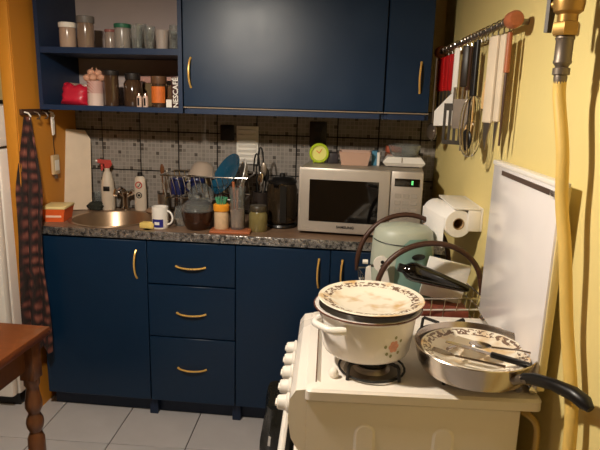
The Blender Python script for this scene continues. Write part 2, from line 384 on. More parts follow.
# ================================================================== fridge niche at the left edge
f = thing('fridge', 'white fridge at the left edge behind the orange wall end', 'fridge', (-.455, -.235, 0))
bx(-.33, .31, -.26, .23, .06, 1.24, bev=.012).build('body', WHITE, f)
bx(-.33, .31, -.315, -.265, .07, 1.24, bev=.014).build('door', WHITE, f)
bx(-.32, .30, -.25, .22, 0, .06).build('plinth', BLACK, f)
bx(-.28, -.25, -.345, -.318, .7, 1.1, bev=.008).build('door_handle', SILVER, f)
o = thing('toaster_oven', 'small white oven with dark window on top of the fridge', 'oven', (-.43, -.28, 1.24))
bx(-.25, .29, -.22, .2, .012, .19, bev=.01).build('body', WPLAST, o); bx(-.2, .285, -.226, -.221, .05, .12).build('window', DGLASS, o)
for i in range(4): bx((-.22, .24)[i % 2], (-.2, .26)[i % 2], (-.2, .15)[i//2], (-.18, .17)[i//2], 0, .012).build('foot', BLACK, o)

# ================================================================== table
tb = thing('dining_table', 'varnished brown wooden table with turned legs at the left edge', 'table', (-.05, -1.58, 0), -.02)
bx(-.55, .5, -.38, .38, .722, .75, bev=.004).build('table_top', WOODT, tb)
for y0, y1 in ((-.33, -.31), (.31, .33)): bx(-.46, .43, y0, y1, .635, .722).build('apron', WOODD, tb)
for x0, x1 in ((-.5, -.48), (.445, .465)): bx(x0, x1, -.29, .29, .635, .722).build('apron', WOODD, tb)
prof = [(0, 0), (.017, 0), (.02, .03), (.022, .1), (.026, .2), (.027, .34), (.0265, .39), (.02, .407), (.018, .413), (.0255, .43), (.0275, .445), (.0255, .46), (.018, .477), (.02, .485), (.0265, .5), (.026, .52), (.021, .55), (.0185, .57), (.024, .58), (.024, .6), (0, .6)]
for sx in (-.48, .467):
    for sy in (-.31, .31):
        m = lat(prof, 20); m.box(-.024, .024, -.024, .024, .6, .722, bev=.002); m.build('leg', WOODD, tb, (sx, sy, 0))

# ================================================================== hook rail and hanging things on the left wall
hr = thing('hook_rail', 'dark hook rail on the orange left wall', 'rail', (-.045, -.37, 1.405))
bx(0, .012, -.115, .115, -.013, .013, bev=.003).build('board', mat('dark_rail_wood', (70, 44, 30), .5), hr)
for y in (-.095, -.02, .045, .1):
    MB().tube([(.012, y, 0), (.03, y, -.004), (.04, y, -.018), (.034, y, -.03), (.024, y, -.03)], .0035).build('hook', WPLAST if y in (-.095, .1) else DSTEEL, hr)
# cloth: folded sheet that hangs from the first hook and flares
def cloth():
    m = MB(); nu, nv = 26, 40; vs = []; fs = []
    for j in range(nv+1):
        v = j/nv; z = 1.385-1.05*v
        wd = .03+.078*min(1, v*3.2)+.014*math.sin(v*9)*min(1, v*3)
        cx = -.022+.028*min(1, v*1.5)**1.2; cy = -.468-.085*min(1, v*1.6)
        for i in range(nu+1):
            u = i/nu*2-1
            fold = .014*math.sin(u*7+v*3)*min(1, v*3+.2)+.006*math.sin(u*15+v*8)
            vs.append((cx+u*wd*.55+fold*.3, cy-fold-u*u*.012*v, z+.01*math.sin(u*5)*v))
    for j in range(nv):
        for i in range(nu):
            a = j*(nu+1)+i; fs.append((a, a+1, a+nu+2, a+nu+1))
    n = len(vs); vs2 = [(p[0]+.002, p[1]+.006, p[2]) for p in vs]
    allf = fs+[tuple(k+n for k in q[::-1]) for q in fs]
    per = [i for i in range(nu+1)]+[j*(nu+1)+nu for j in range(1, nv+1)]+[nv*(nu+1)+i for i in range(nu-1, -1, -1)]+[j*(nu+1) for j in range(nv-1, 0, -1)]
    for k in range(len(per)):
        a, b = per[k], per[(k+1) % len(per)]; allf.append((a, b, b+n, a+n))
    return m.add(vs+vs2, allf)
tag(cloth().build('apron_cloth', PLAID), 'reddish brown plaid cloth hanging from the hook rail beside the worktop', 'cloth')
# white cable tie-like strap and adapter hanging by a cord
tag(MB().prism([(-.270, 1.398), (-.256, 1.402), (-.252, 1.36), (-.256, 1.30), (-.268, 1.295), (-.272, 1.34)], -.024, -.016, 'x').build('white_strap', WPLAST), 'white plastic strap hanging at the right end of the hook rail', 'strap')
ad = thing('power_adapter', 'clear wrapped adapter hanging on a thin cord on the orange wall', 'adapter', (-.03, -.245, 1.105))
bx(-.008, .008, -.03, .03, 0, .095, bev=.006).build('case', mat('tan_plastic', (206, 178, 138), .3, var=.2), ad)
bx(.0082, .0095, -.018, .018, .02, .07).build('label_sticker', WPLAST, ad)
bx(-.003, .003, -.01, .01, -.02, -.001).build('plug', GREYM, ad)
MB().tube([(0, 0, .094), (0, -.004, .15), (.002, -.006, .27)], .0015, 6).build('cord', BLACK, ad)

exec_order = 1
# ================================================================== things on the worktop
# margarine tub
t = thing('margarine_tub', 'orange and white margarine tub at the left end of the worktop', 'tub', (.028, -.352, ZT), .15)
def frus(w0, d0, w1, d1, z0, z1, m=None):
    m = m or MB(); vs = [(sx*w/2, sy*d/2, z) for w, d, z in ((w0, d0, z0), (w1, d1, z1)) for sx, sy in ((-1, -1), (1, -1), (1, 1), (-1, 1))]
    return m.add(vs, [(3, 2, 1, 0), (4, 5, 6, 7)]+[(k, (k+1) % 4, 4+(k+1) % 4, 4+k) for k in range(4)])
frus(.085, .11, .105, .13, 0, .06).build('tub_body', ORANGEP, t)
bx(-.056, .056, -.068, .068, .06, .072, bev=.004).build('lid', mat('tub_lid', (238, 214, 150), .4), t)
bx(-.035, .035, -.0635, -.0595, .014, .045).build('label_sticker', mat('tub_label', (240, 196, 170), .5), t, (0, 0, 0), (-.12, 0, 0))
# white cutting board leaning in the corner
m = MB().prism([(-.075, 0), (.085, 0), (.085, .36), (.06, .405), (-.075, .41)], -.006, .006, 'y')
tag(m.build('cutting_board', mat('board_plastic', (212, 192, 168), .5), None, (-.008, -.13, ZT+.004), (-.13, .05, .62)), 'tall white cutting board leaning in the corner behind the sink', 'board')
# scourer and glass behind the bowl
tag(MB().ell((0, 0, .022), (.042, .03, .024), noise=.35, seed=3).build('scouring_pad', DGREEN, None, (.088, -.09, ZT-.001)), 'dark scouring pad lying behind the sink', 'scourer')
def glass_prof(r0, r1, h, t_=.0025, b=.006): return [(0, 0), (r0, 0), (r1, h), (r1-t_, h), (r0-t_, b), (0, b)]
tag(lat(glass_prof(.022, .025, .085)).build('tumbler', GLASS, None, (.08, -.035, ZT)), 'clear tumbler between the cutting board and the spray bottle', 'glass')
# spray bottle
t = thing('spray_bottle', 'white spray bottle with a red trigger head behind the sink', 'bottle', (.143, -.058, ZT), .2)
lat([(0, 0), (.032, 0), (.034, .01), (.034, .1), (.03, .15), (.018, .195), (.013, .2), (.013, .215), (0, .215)]).build('bottle_body', mat('dull_white_plastic', (208, 192, 172), .45), t)
m = MB().prism([(-.045, .262), (.02, .256), (.026, .235), (.012, .216), (-.01, .216), (-.014, .238), (-.045, .244)], -.011, .011)
hd = m.build('trigger_head', mat('dimmed_red', (172, 52, 42), .45), t, (0, 0, 0), (0, 0, .2)); MB().prism([(-.03, .242), (-.02, .242), (-.016, .215), (-.026, .2), (-.03, .205)], -.005, .005).build('trigger', mat('dimmed_red', (172, 52, 42), .45), t, (0, 0, 0), (0, 0, .2))  # red toned down to stand in for the dim light by the sink
MB().tube([(-.045, 0, .253), (-.054, 0, .253)], .005).build('nozzle', WPLAST, t, (0, 0, 0), (0, 0, .2))
bx(-.016, .016, -.0355, -.034, .1, .125, bev=.0007).build('printed_mark', BLACK, t)
# faucet
t = thing('faucet', 'chrome mixer tap with two knobs behind the sink', 'tap', (.232, -.05, ZT))
lat([(0, 0), (.024, 0), (.024, .012), (.016, .02), (.015, .07), (.02, .08), (.02, .1), (0, .105)]).build('base', CHROME, t)
MB().tube([(0, 0, .08), (0, -.02, .11), (0, -.06, .125), (0, -.11, .118), (0, -.125, .095)], [.011, .011, .01, .01, .011]).build('spout', CHROME, t)
for s in (-1, 1):
    k = lat([(0, 0), (.008, 0), (.008, .02), (.017, .024), (.017, .04), (.01, .045), (0, .045)], 10)
    k.build('knob', CHROME, t, (s*.012, 0, .072), (0, s*.9, 0))
# cleaner bottle
t = thing('cleaner_bottle', 'white squeeze bottle with black cap and round marks by the tiles', 'bottle', (.312, -.045, ZT))
m = lat([(0, 0), (.03, 0), (.032, .008), (.031, .12), (.027, .168), (.016, .18), (0, .18)]); m.xf(Matrix.Diagonal((1, .65, 1, 1))); m.build('bottle_body', mat('dull_white_plastic', (208, 192, 172), .45), t)
lat([(0, .18), (.014, .18), (.012, .2), (0, .2)]).build('cap', BLACK, t)
for z, r, mt in ((.135, .016, RED), (.082, .014, BLACK)):
    MB().tube([(r*math.cos(2*PI*k/18), -.021, z+r*math.sin(2*PI*k/18)) for k in range(18)], .0024, 6, True).build('printed_ring', mt, t)
MB().tube([(-.008, -.0215, .13), (-.002, -.0215, .126), (.01, -.0215, .145)], .002, 6).build('printed_tick', BLACK, t); bx(-.007, .007, -.0225, -.02, .076, .088).build('printed_dot', BLACK, t)
# pale round soap dish on the sink rim
tag(lat([(0, 0), (.04, 0), (.046, .008), (.044, .012), (.03, .02), (0, .024)]).build('soap_dish', mat('soap', (150, 118, 92), .5), None, (.405, -.1, ZT+.005)), 'low beige soap dish at the right of the sink', 'dish')
# sponge
tag(bx(-.035, .035, -.022, .022, 0, .026, bev=.006).build('sponge', mat('yellow_sponge', (226, 196, 112), .9, bump=.6, bscale=140), None, (.497, -.43, ZT), (0, 0, -.15)), 'yellow sponge beside the white mug', 'sponge')
# mug
def mug(parent, r, h, m1, hx=1, mh=None):
    lat([(0, 0), (r*.92, 0), (r, .006), (r, h), (r-.003, h+.001), (r-.006, h), (r-.006, .008), (0, .006)], 32).build('cup_body', m1, parent)
    a = [(hx*(r-.004+.028*math.sin(PI*k/10)), 0, h*.5-h*.32*math.cos(PI*k/10)) for k in range(11)]
    MB().tube(a, .0045, 8).build('handle', mh or m1, parent)
t = thing('mug', 'white mug with a dark blue print standing at the worktop edge', 'mug', (.548, -.415, ZT), -.15); mug(t, .037, .098, WHITE)
def band(r, z0, z1, a0, a1, th=.0007, n=14):
    m = MB(); vs = []; fs = []
    for k in range(n+1):
        a = a0+(a1-a0)*k/n
        for rr, zz in ((r, z0), (r, z1), (r+th, z1), (r+th, z0)): vs.append((rr*math.cos(a), rr*math.sin(a), zz))
    for k in range(n):
        for q in range(4): fs.append((k*4+q, k*4+(q+1) % 4, k*4+4+(q+1) % 4, k*4+4+q))
    return m.add(vs, fs+[(0, 1, 2, 3), (n*4+3, n*4+2, n*4+1, n*4)])
band(.0371, .008, .045, -2.2, -.75).build('printed_band', mat('mug_blue', (40, 40, 120), .3), t); band(.038, .02, .033, -1.8, -1.2, .0005).build('printed_panel', WHITE, t)
# glass jar
t = thing('glass_jar', 'small clear glass jar between the mug and the amber bowl', 'jar', (.622, -.335, ZT))
lat([(0, 0), (.034, 0), (.037, .006), (.037, .06), (.03, .072), (.03, .085), (.027, .085), (.027, .071), (.034, .06), (.034, .008), (0, .006)]).build('jar_body', GLASS, t)
lat([(0, .007), (.0335, .008), (.0335, .03), (0, .03)]).build('contents', mat('cloudy_water', (150, 120, 96), .4), t)
# amber bowl with glass lid
t = thing('amber_casserole', 'smoky amber glass bowl with a clear domed lid at the worktop front', 'bowl', (.717, -.4, ZT))
lat([(0, 0), (.045, 0), (.06, .02), (.07, .06), (.073, .085), (.069, .086), (.066, .062), (.056, .024), (.043, .006), (0, .005)], 32).build('bowl', AMBER, t)
lat([(.076, .087), (.074, .092), (.066, .112), (.045, .13), (.012, .138), (0, .138), (0, .135), (.012, .135), (.044, .126), (.062, .11), (.07, .09)], 32).build('lid', GLASS, t)
MB().ell((0, 0, .146), (.013, .013, .009)).build('lid_knob', GLASS, t)
lat([(0, .007), (.042, .008), (.055, .026), (.062, .05), (0, .05)]).build('contents', mat('dark_broth', (70, 40, 26), .4), t)
# wooden board
tag(bx(-.09, .09, -.045, .045, 0, .012, bev=.004).build('wooden_board', WOODR, None, (.877, -.43, ZT), (0, 0, .06)), 'reddish wooden board lying at the worktop edge', 'board')
# jar with orange lid
t = thing('spice_jar', 'glass jar with orange middle and green top on the wooden board', 'jar', (.831, -.418, ZT+.012))
lat([(0, 0), (.03, 0), (.032, .005), (.032, .07), (.028, .08), (0, .08)]).build('jar_body', mat('pale_label', (206, 176, 140), .4, var=.3, scale=50), t)
lat([(0, .081), (.034, .081), (.036, .086), (.036, .107), (.03, .112), (0, .112)]).build('orange_lid', mat('orange_lid', (236, 156, 44), .4), t)
m = MB()
for k in range(14):
    a = 2*PI*k/14; m.tube([(.018*math.cos(a), .018*math.sin(a), .112), (.026*math.cos(a), .026*math.sin(a), .14)], .0035, 5)
m.build('brush_bristles', mat('green_bristle', (70, 150, 110), .6, var=.4, scale=80), t)['kind'] = 'stuff'
# tall glass with stuff
t = thing('tall_glass', 'tall glass of brown sticks standing on the wooden board', 'glass', (.902, -.41, ZT+.012))
lat([(0, 0), (.03, 0), (.035, .19), (.0325, .19), (.028, .008), (0, .008)]).build('glass_body', GLASS, t)
for k, (x, y, dx, dy, h, mt) in enumerate(((-.008, 0, -.012, .004, .21, WOODR), (.008, .008, .016, .006, .2, DSTEEL), (.002, -.01, .002, -.016, .18, WOODR), (-.006, .01, .004, .014, .19, BROWNB))):
    MB().tube([(x, y, .011), (x+dx*.6, y+dy*.6, h*.5), (x+dx, y+dy, h)], [.005, .0045, .006], 7).build('stick', mt, t)
lat([(0, .009), (.0275, .009), (.03, .09), (0, .09)]).build('contents', mat('pinkish_liquid', (180, 140, 116), .4, var=.3), t)
# lidded jar
t = thing('lidded_jar', 'squat glass jar of olive green stuff with a dark lid', 'jar', (.99, -.375, ZT))
lat([(0, 0), (.04, 0), (.043, .006), (.043, .075), (.036, .09), (0, .09)]).build('jar_body', mat('olive_contents', (120, 108, 66), .15, var=.25, scale=30, coat=.6), t)
lat([(0, .09), (.038, .09), (.039, .095), (.039, .112), (.036, .116), (0, .116)]).build('lid', mat('dark_lid', (66, 58, 44), .4), t)
# dark glass coffee jug
t = thing('coffee_jug', 'dark glass coffee jug with black handle left of the microwave', 'jug', (1.08, -.255, ZT), 1.3)
lat([(0, 0), (.07, 0), (.074, .006), (.07, .016), (0, .018)]).build('base', BLACK, t)
lat([(0, .019), (.062, .019), (.07, .03), (.071, .18), (.064, .205), (.061, .205), (.067, .18), (.067, .034), (.058, .024), (0, .023)], 32).build('glass_body', mat('smoked_glass', (74, 60, 44), .06, trans=.6, var=.1, rvar=.03), t)
lat([(0, .024), (.064, .03), (.066, .07), (0, .07)]).build('coffee', mat('coffee', (28, 18, 12), .2), t)
lat([(0, .206), (.067, .206), (.068, .216), (.05, .232), (.014, .236), (.012, .25), (0, .252)], 32).build('lid', BLACK, t)
MB().prism([(-.07, .2), (-.066, .17), (-.07, .206), (-.09, .204)], -.012, .012).build('spout', BLACK, t)
MB().tube([(.066, 0, .2), (.095, 0, .2), (.105, 0, .18), (.1, 0, .1), (.078, 0, .05), (.069, 0, .05)], .008).build('handle', BLACK, t)
MB().prism([(-.014, .03), (.014, .03), (.014, .2), (-.014, .2)], -.078, -.0715).build('front_band', BLACK, t, (0, 0, 0), (0, 0, -1.1))

# ---------------------------------------------------------------- dish rack and dishes
rk = thing('dish_rack', 'wire dish rack standing before the tiles full of dishes', 'rack', (.72, -.21, ZT))
RX, RY0, RY1, RZ0, RZ1 = .205, -.1, .1, .12, .225
loop = lambda x, y0, y1, z: [(-x, y0, z), (x, y0, z), (x, y1, z), (-x, y1, z)]
MB().tube(loop(RX, RY0, RY1, RZ1), .0035, 8, True).build('top_rail', CHROME, rk)
MB().tube(loop(RX-.02, RY0+.015, RY1-.015, RZ0), .0035, 8, True).build('bottom_rail', CHROME, rk)
wm = MB().tube([(-RX, RY0, RZ1), (-RX+.02, RY0+.015, RZ0), (-RX+.02, RY1-.015, RZ0), (-RX, RY1, RZ1)], .0018, 6).mesh('rack_wire', CHROME)
for k in range(15): link('rack_wire', wm, rk, (k*(2*RX-.04)/14+(.0 if k else 0), 0, 0))
for sx in (-1, 1):
    for y in (RY0+.015, RY1-.015): MB().tube([(sx*(RX-.02), y, RZ0), (sx*(RX-.015), y, 0)], .0035).build('leg', CHROME, rk)
# blue plate
def plate(r, d=.02, t_=.003): return [(0, 0), (r*.6, 0), (r*.66, .002), (r, d), (r-.001, d+t_), (r*.64, t_+.003), (r*.58, t_+.001), (0, t_+.001)]
t = tag(lat(plate(.108, .03), 40).build('blue_plate', TEAL, None, (.825, -.215, ZT+.218), Vector((-.68, -.5, .5)).to_track_quat('Z', 'Y').to_euler()), 'deep blue plate standing on edge in the dish rack', 'plate')
t = tag(lat(plate(.085, .02), 40).build('white_plate', WHITE, None, (.888, -.18, ZT+.215), Vector((-.9, -.3, .25)).to_track_quat('Z', 'Y').to_euler()), 'white plate standing behind the blue plate in the rack', 'plate')
t = tag(lat([(0, .075), (.03, .075), (.05, .06), (.07, 0), (.067, 0), (.047, .057), (.028, .072), (0, .072)], 36).build('grey_bowl', mat('grey_melamine', (168, 150, 134), .5), None, (.67, -.155, ZT+.2), (-.25, .1, 0)), 'grey bowl turned upside down in the middle of the rack', 'bowl')
for k, (x, y) in enumerate(((.572, -.235), (.668, -.225))):
    t = thing('dark_mug', ('navy mug at the left end of the dish rack', 'navy mug beside the grey bowl in the dish rack')[k], 'mug', (x, y, ZT+.208), 2.2+k, 'navy mugs in the rack', rot=(PI, 0, 1.2+k*2.2)); mug(t, .034, .08, NAVY)
lt = thing('pan_lid', 'clear glass pan lid leaning in the front of the dish rack', 'lid', (.70, -.285, ZT+.132), 0, None, (1.25, 0, .1))
lat([(.06, 0), (.05, .012), (.02, .02), (0, .021), (0, .018), (.02, .017), (.048, .009), (.058, 0)], 32).build('lid_dome', GLASS, lt); MB().ell((0, 0, .028), (.01, .01, .008)).build('knob', BLACK, lt)
# cutlery cup and long utensils at both ends of the rack
t = thing('cutlery_holder', 'steel cutlery cup at the left end of the dish rack', 'holder', (.495, -.2, ZT))
lat([(0, 0), (.03, 0), (.034, .12), (.031, .12), (.027, .004), (0, .004)]).build('cup', DSTEEL, t)
for k, (dx, dy, h) in enumerate(((-.01, .005, .27), (.008, .01, .24), (.012, -.006, .2))):
    m = MB().tube([(dx*.3, dy*.3, .006), (dx, dy, h-.06)], .003, 6); m.ell((dx*1.1, dy*1.1, h-.035), (.011, .003, .03)); m.build('spoon', (WOODD, DSTEEL, DSTEEL)[k], t)
t = thing('utensil_pot', 'dark pot of knives and ladles beside the coffee jug', 'holder', (.972, -.2, ZT))
lat([(0, 0), (.036, 0), (.04, .15), (.037, .15), (.033, .005), (0, .005)]).build('pot', mat('dark_pot', (46, 38, 34), .4), t)
for k, (dx, dy, h) in enumerate(((-.03, .004, .33), (-.008, .008, .36), (.012, 0, .3), (.024, .01, .27), (.0, -.02, .25))):
    m = MB().tube([(dx*.3, dy*.3, .01), (dx*.8, dy, h*.75)], .004, 7)
    if k < 2: m.tube([(dx*.8+.014*math.cos(PI*q/8*1), dy, h*.75+(h*.25)*math.sin(PI*q/8)) for q in range(9)], .004, 7)
    else: m.ell((dx*.85, dy, h*.85), (.016, .005, .035))
    m.build('utensil', (BLACK, BLACK, DSTEEL, BLACK, CHROME)[k], t)
# wall vent and sockets on the tiles
v = thing('wall_vent', 'white louvred vent plate on the tiles above the dish rack', 'vent', (.866, -.001, 1.165))
bx(-.056, .056, -.012, 0, 0, .19, bev=.003).build('plate', WPLAST, v)
sm = bx(-.046, .046, -.008, .0, -.009, .009, bev=.002, seg=1).mesh('slat', WPLAST)
for k in range(7): link('slat', sm, v, (0, -.012, .022+k*.024), (.5, 0, 0))
s_ = thing('wall_socket', 'dark square socket plate left of the white vent', 'socket', (.762, -.001, 1.318)); bx(-.036, .036, -.01, 0, -.039, .039, bev=.004).build('plate', BLACK, s_); lat([(0, 0), (.02, 0), (.02, .002), (.017, .002), (.016, -.004), (0, -.004)]).build('socket_cup', IRON, s_, (0, -.011, 0), (PI/2, 0, 0))
s_ = thing('wall_socket', 'tall dark double socket above the green clock', 'socket', (1.222, -.001, 1.325)); bx(-.042, .042, -.014, 0, -.062, .062, bev=.004).build('plate', mat('dark_brown_plastic', (42, 32, 24), .4), s_)
for z in (-.03, .03): lat([(0, 0), (.02, 0), (.02, .002), (.017, .002), (.016, -.004), (0, -.004)]).build('socket_cup', IRON, s_, (0, -.015, z), (PI/2, 0, 0))

# ---------------------------------------------------------------- microwave
mw = thing('microwave', 'silver microwave oven with black window and green display', 'microwave', (1.45, -.225, ZT), -.07)
HW, HD, HH = .267, .175, .298
bx(-HW, HW, -HD+.02, HD, .012, HH-.002, bev=.004).build('casing', mat('microwave_case', (150, 138, 122), .45, var=.05), mw)
for sx in (-1, 1):
    for sy in (-1, 1): lat([(0, 0), (.012, 0), (.014, .0125), (0, .0125)], 12).build('foot', BLACK, mw, (sx*(HW-.04), sy*(HD-.04)+.01, 0))
yf = -HD
dr = bx(-HW, .13, yf-.014, yf+.019, .012, HH, bev=.006).build('door', SILVER, mw)
# bevelled window frame: sloped picture frame around the window
x0, x1, z0, z1 = -HW+.012, .118, .022, HH-.01
X0_, X1_, Z0_, Z1_ = -HW+.05, .083, .062, HH-.05
vs = [(x0, yf-.0145, z0), (x1, yf-.0145, z0), (x1, yf-.0145, z1), (x0, yf-.0145, z1), (X0_, yf-.0215, Z0_), (X1_, yf-.0215, Z0_), (X1_, yf-.0215, Z1_), (X0_, yf-.0215, Z1_), (x0, yf-.010, z0), (x1, yf-.010, z0), (x1, yf-.010, z1), (x0, yf-.010, z1), (X0_, yf-.010, Z0_), (X1_, yf-.010, Z0_), (X1_, yf-.010, Z1_), (X0_, yf-.010, Z1_)]
fs = []
for k in range(4): j = (k+1) % 4; fs += [(k, j, 4+j, 4+k), (4+k, 4+j, 12+j, 12+k), (8+k, 12+k, 12+j, 8+j), (k, 8+k, 8+j, j)]
MB().add(vs, fs).build('window_frame', SILVER, dr)
bx(X0_, X1_, yf-.017, yf-.012, Z0_, Z1_).build('window', DGLASS, dr)
text('SAMSUNG', .017, 'lettering', BLACK, dr, (-.055, yf-.019, .041), (PI/2+.17, 0, 0), bold=.0004)
pn = bx(.133, HW, yf-.012, yf+.019, .012, HH, bev=.005).build('control_panel', SILVER, mw)
bx(.148, HW-.014, yf-.0145, yf-.0115, .235, .268).build('display', DGLASS, pn)
for dx in (.02,):
    bx(.198+dx, .206+dx, yf-.0155, yf-.0143, .243, .26).build('display_digit', mat('green_digit', (120, 255, 150), .4, emit=.5), pn)
for i in range(3):
    for j in range(4):
        bx(.152+i*.034, .178+i*.034, yf-.0135, yf-.0115, .095+j*.03, .113+j*.03, bev=.002, seg=1).build('button', mat('grey_button', (168, 158, 146), .5), pn)
bx(.15, HW-.016, yf-.0135, yf-.0115, .03, .06, bev=.003).build('open_button', mat('grey_button', (168, 158, 146), .5), pn)
bx(-.245, -.215, yf-.0165, yf-.014, .03, .042).build('rating_mark', mat('grey_button', (168, 158, 146), .5), dr)
ZM = ZT+HH-.001
# clock
ck = thing('alarm_clock', 'round lime green alarm clock on the microwave', 'clock', (1.243, -.2, ZM), .12)
def disc(r, y0, y1, n=32): return MB().prism([(r*math.cos(2*PI*k/n), r*math.sin(2*PI*k/n)) for k in range(n)], y0, y1)
lat([(0, -.02), (.036, -.02), (.044, -.012), (.046, 0), (.046, .012), (.042, .017), (.035, .017), (.034, .008), (0, .008)], 36).build('case', LIME, ck, (0, 0, .047), (PI/2, 0, 0))
disc(.034, -.0105, -.009).build('dial', mat('dial', (228, 224, 130), .5), ck, (0, 0, .047))
MB().tube([(0, -.012, 0), (-.013, -.012, .012)], .0018, 6).build('hour_hand', ORANGEP, ck, (0, 0, .047)); MB().tube([(0, -.0125, 0), (.012, -.0125, .02)], .0014, 6).build('minute_hand', ORANGEP, ck, (0, 0, .047))
for s in (-1, 1): MB().tube([(s*.02, 0, .01), (s*.024, .004, 0.002)], .005, 8).build('foot', LIME, ck)
# pink plastic tub
t = thing('pink_tub', 'pink open plastic tub on the microwave beside the clock', 'tub', (1.41, -.2, ZM), 0)
m = MB(); frus(.12, .1, .14, .12, 0, .058, m); 
vs = [(sx*w/2, sy*d/2, z) for w, d, z in ((.12, .1, .0), (.142, .122, .06), (.134, .114, .06), (.114, .094, .004)) for sx, sy in ((-1, -1), (1, -1), (1, 1), (-1, 1))]
fs = [(3, 2, 1, 0), (12, 13, 14, 15)]
for r_ in range(3):
    for k in range(4): fs.append((r_*4+k, r_*4+(k+1) % 4, r_*4+4+(k+1) % 4, r_*4+4+k))
MB().add(vs, fs).build('tub_body', PINK, t); MB().tube([(-.071, -.061, .06), (.071, -.061, .06), (.071, .061, .06), (-.071, .061, .06)], .0025, 6, True).build('rim', PINK, t)
# dark tin behind clock and blue-white box
tag(bx(-.025, .025, -.03, .03, 0, .05, bev=.006).build('dark_tin', mat('dark_tin', (60, 56, 60), .4), None, (1.305, -.165, ZM), (0, 0, .1)), 'small dark tin between the clock and the pink tub', 'tin')
t = thing('blue_carton', 'small blue and white carton between the pink tub and the scale', 'carton', (1.508, -.185, ZM), -.1)
bx(-.018, .006, -.03, .03, 0, .065).build('carton_body', mat('carton_blue', (70, 130, 160), .5), t); bx(.0065, .018, -.03, .03, 0, .06).build('carton_flap', WPLAST, t)
# scale
t = thing('kitchen_scale', 'white kitchen scale with a clear bowl on the microwave by the wall', 'scale', (1.635, -.19, ZM), -.05)
frus(.16, .13, .19, .15, .004, .02).build('base', WPLAST, t); frus(.19, .15, .15, .12, .02, .045).build('body', WPLAST, t)
for sx in (-1, 1): bx(sx*.06-.01, sx*.06+.01, -.05, .05, 0, .004).build('foot', BLACK, t)
MB().tube([(-.01, -.076, .022), (-.01, -.0665, .044)], .002, 6).build('pointer', mat('pale_lip', (196, 176, 150), .4), t)
lat([(0, .046), (.05, .046), (.065, .06), (.075, .098), (.072, .098), (.062, .062), (.048, .05), (0, .05)], 36).build('clear_bowl', GLASS, t)
tag(bx(-.035, .035, -.025, .025, 0, .03, bev=.003).build('red_packet', mat('brick_red_packet', (190, 92, 60), .5), None, (1.59, -.085, ZM+.05), (0, .1, .1)), 'reddish packet behind the kitchen scale', 'packet')
tag(bx(-.035, .035, -.03, .03, 0, .05, bev=.003).build('brown_carton', mat('brown_carton', (126, 86, 60), .6), None, (1.59, -.08, ZM), (0, 0, .1)), 'brown carton under the reddish packet behind the scale', 'carton')

# ================================================================== things in the open wall cabinet
ZS = 1.690
def jar(name, label, x, y, z, r, h, body, lidm=None, lidh=.015, neck=.85, grp=None, cat='jar', contents=None):
    t = thing(name, label, cat, (x, y, z), 0, grp)
    hb = h-lidh if lidm else h
    if body in (GLASS,):
        lat([(0, 0), (r*.94, 0), (r, .006), (r, hb*.8), (r*neck, hb), (r*neck-.002, hb), (r-.003, hb*.79), (r-.003, .008), (0, .005)], 24).build('jar_body', body, t)
    else: lat([(0, 0), (r*.94, 0), (r, .006), (r, hb*.85), (r*neck, hb), (0, hb)], 24).build('jar_body', body, t)
    if contents: lat([(0, .007), (r-.004, .009), (r-.004, hb*.6), (0, hb*.6)], 20).build('contents', contents, t)
    if lidm: lat([(0, hb), (r*neck+.003, hb), (r*neck+.004, hb+.003), (r*neck+.004, h-.002), (r*neck+.001, h), (0, h)], 24).build('lid', lidm, t)
    return t
DUST = mat('dusty_glass', (190, 180, 170), .25, trans=.5, var=.1)
jar('storage_jar', 'squat jar with a white lid at the left end of the upper shelf', .105, -.31, ZS, .036, .108, mat('jar_salt', (176, 150, 132), .2, var=.2, coat=.5), WPLAST, .022, .95)
jar('storage_jar', 'tall jar with a grey lid beside the white lidded jar, upper shelf', .183, -.295, ZS, .037, .138, mat('jar_grain', (134, 112, 96), .2, var=.2, coat=.5), mat('grey_lid', (112, 106, 102), .5), .03, .95)
jar('storage_jar', 'small jar with a pinkish lid on the upper shelf', .287, -.27, ZS, .026, .086, mat('jar_grey', (150, 134, 124), .2, coat=.5), mat('pink_lid', (150, 90, 84), .5), .012)
jar('storage_jar', 'clear jar with a green lid on the upper shelf', .352, -.29, ZS, .035, .108, DUST, mat('green_lid', (44, 104, 78), .5), .018, .95, contents=mat('jar_beads', (160, 146, 134), .5, var=.4, scale=120))
def wineglass(label, x, y, h, r):
    tag(lat([(0, 0), (r*.8, 0), (r*.8, .003), (.006, .008), (.005, h*.35), (r*.6, h*.45), (r, h*.65), (r*.86, h), (r*.82, h), (r*.94, h*.65), (r*.5, h*.48), (0, h*.42)], 20).build('wine_glass', GLASS, None, (x, y, ZS)), label, 'glass', 'glasses on the upper shelf')
def tumbler(label, x, y, h, r, m=GLASS): tag(lat(glass_prof(r*.8, r, h), 20).build('drinking_glass', m, None, (x, y, ZS)), label, 'glass', 'glasses on the upper shelf')
tumbler('slim glass right behind the green lidded jar', .405, -.2, .12, .026); tumbler('tall glass at the front beside the green lidded jar', .418, -.29, .105, .028)
wineglass('stemmed glass left of centre on the upper shelf', .462, -.24, .105, .026); tumbler('low dark glass in the middle of the upper shelf', .484, -.315, .075, .024)
tumbler('frosted pale beaker on the upper shelf', .538, -.30, .082, .032, mat('frosted', (200, 186, 176), .5, trans=.4)); tumbler('short glass behind the frosted beaker', .548, -.19, .085, .028)
wineglass('stemmed glass right of the frosted beaker', .578, -.26, .11, .022); tumbler('thick glass near the right end of the upper shelf', .597, -.315, .075, .023); tumbler('tall slim glass at the far right end of the upper shelf', .605, -.15, .15, .02)
ZL = 1.439
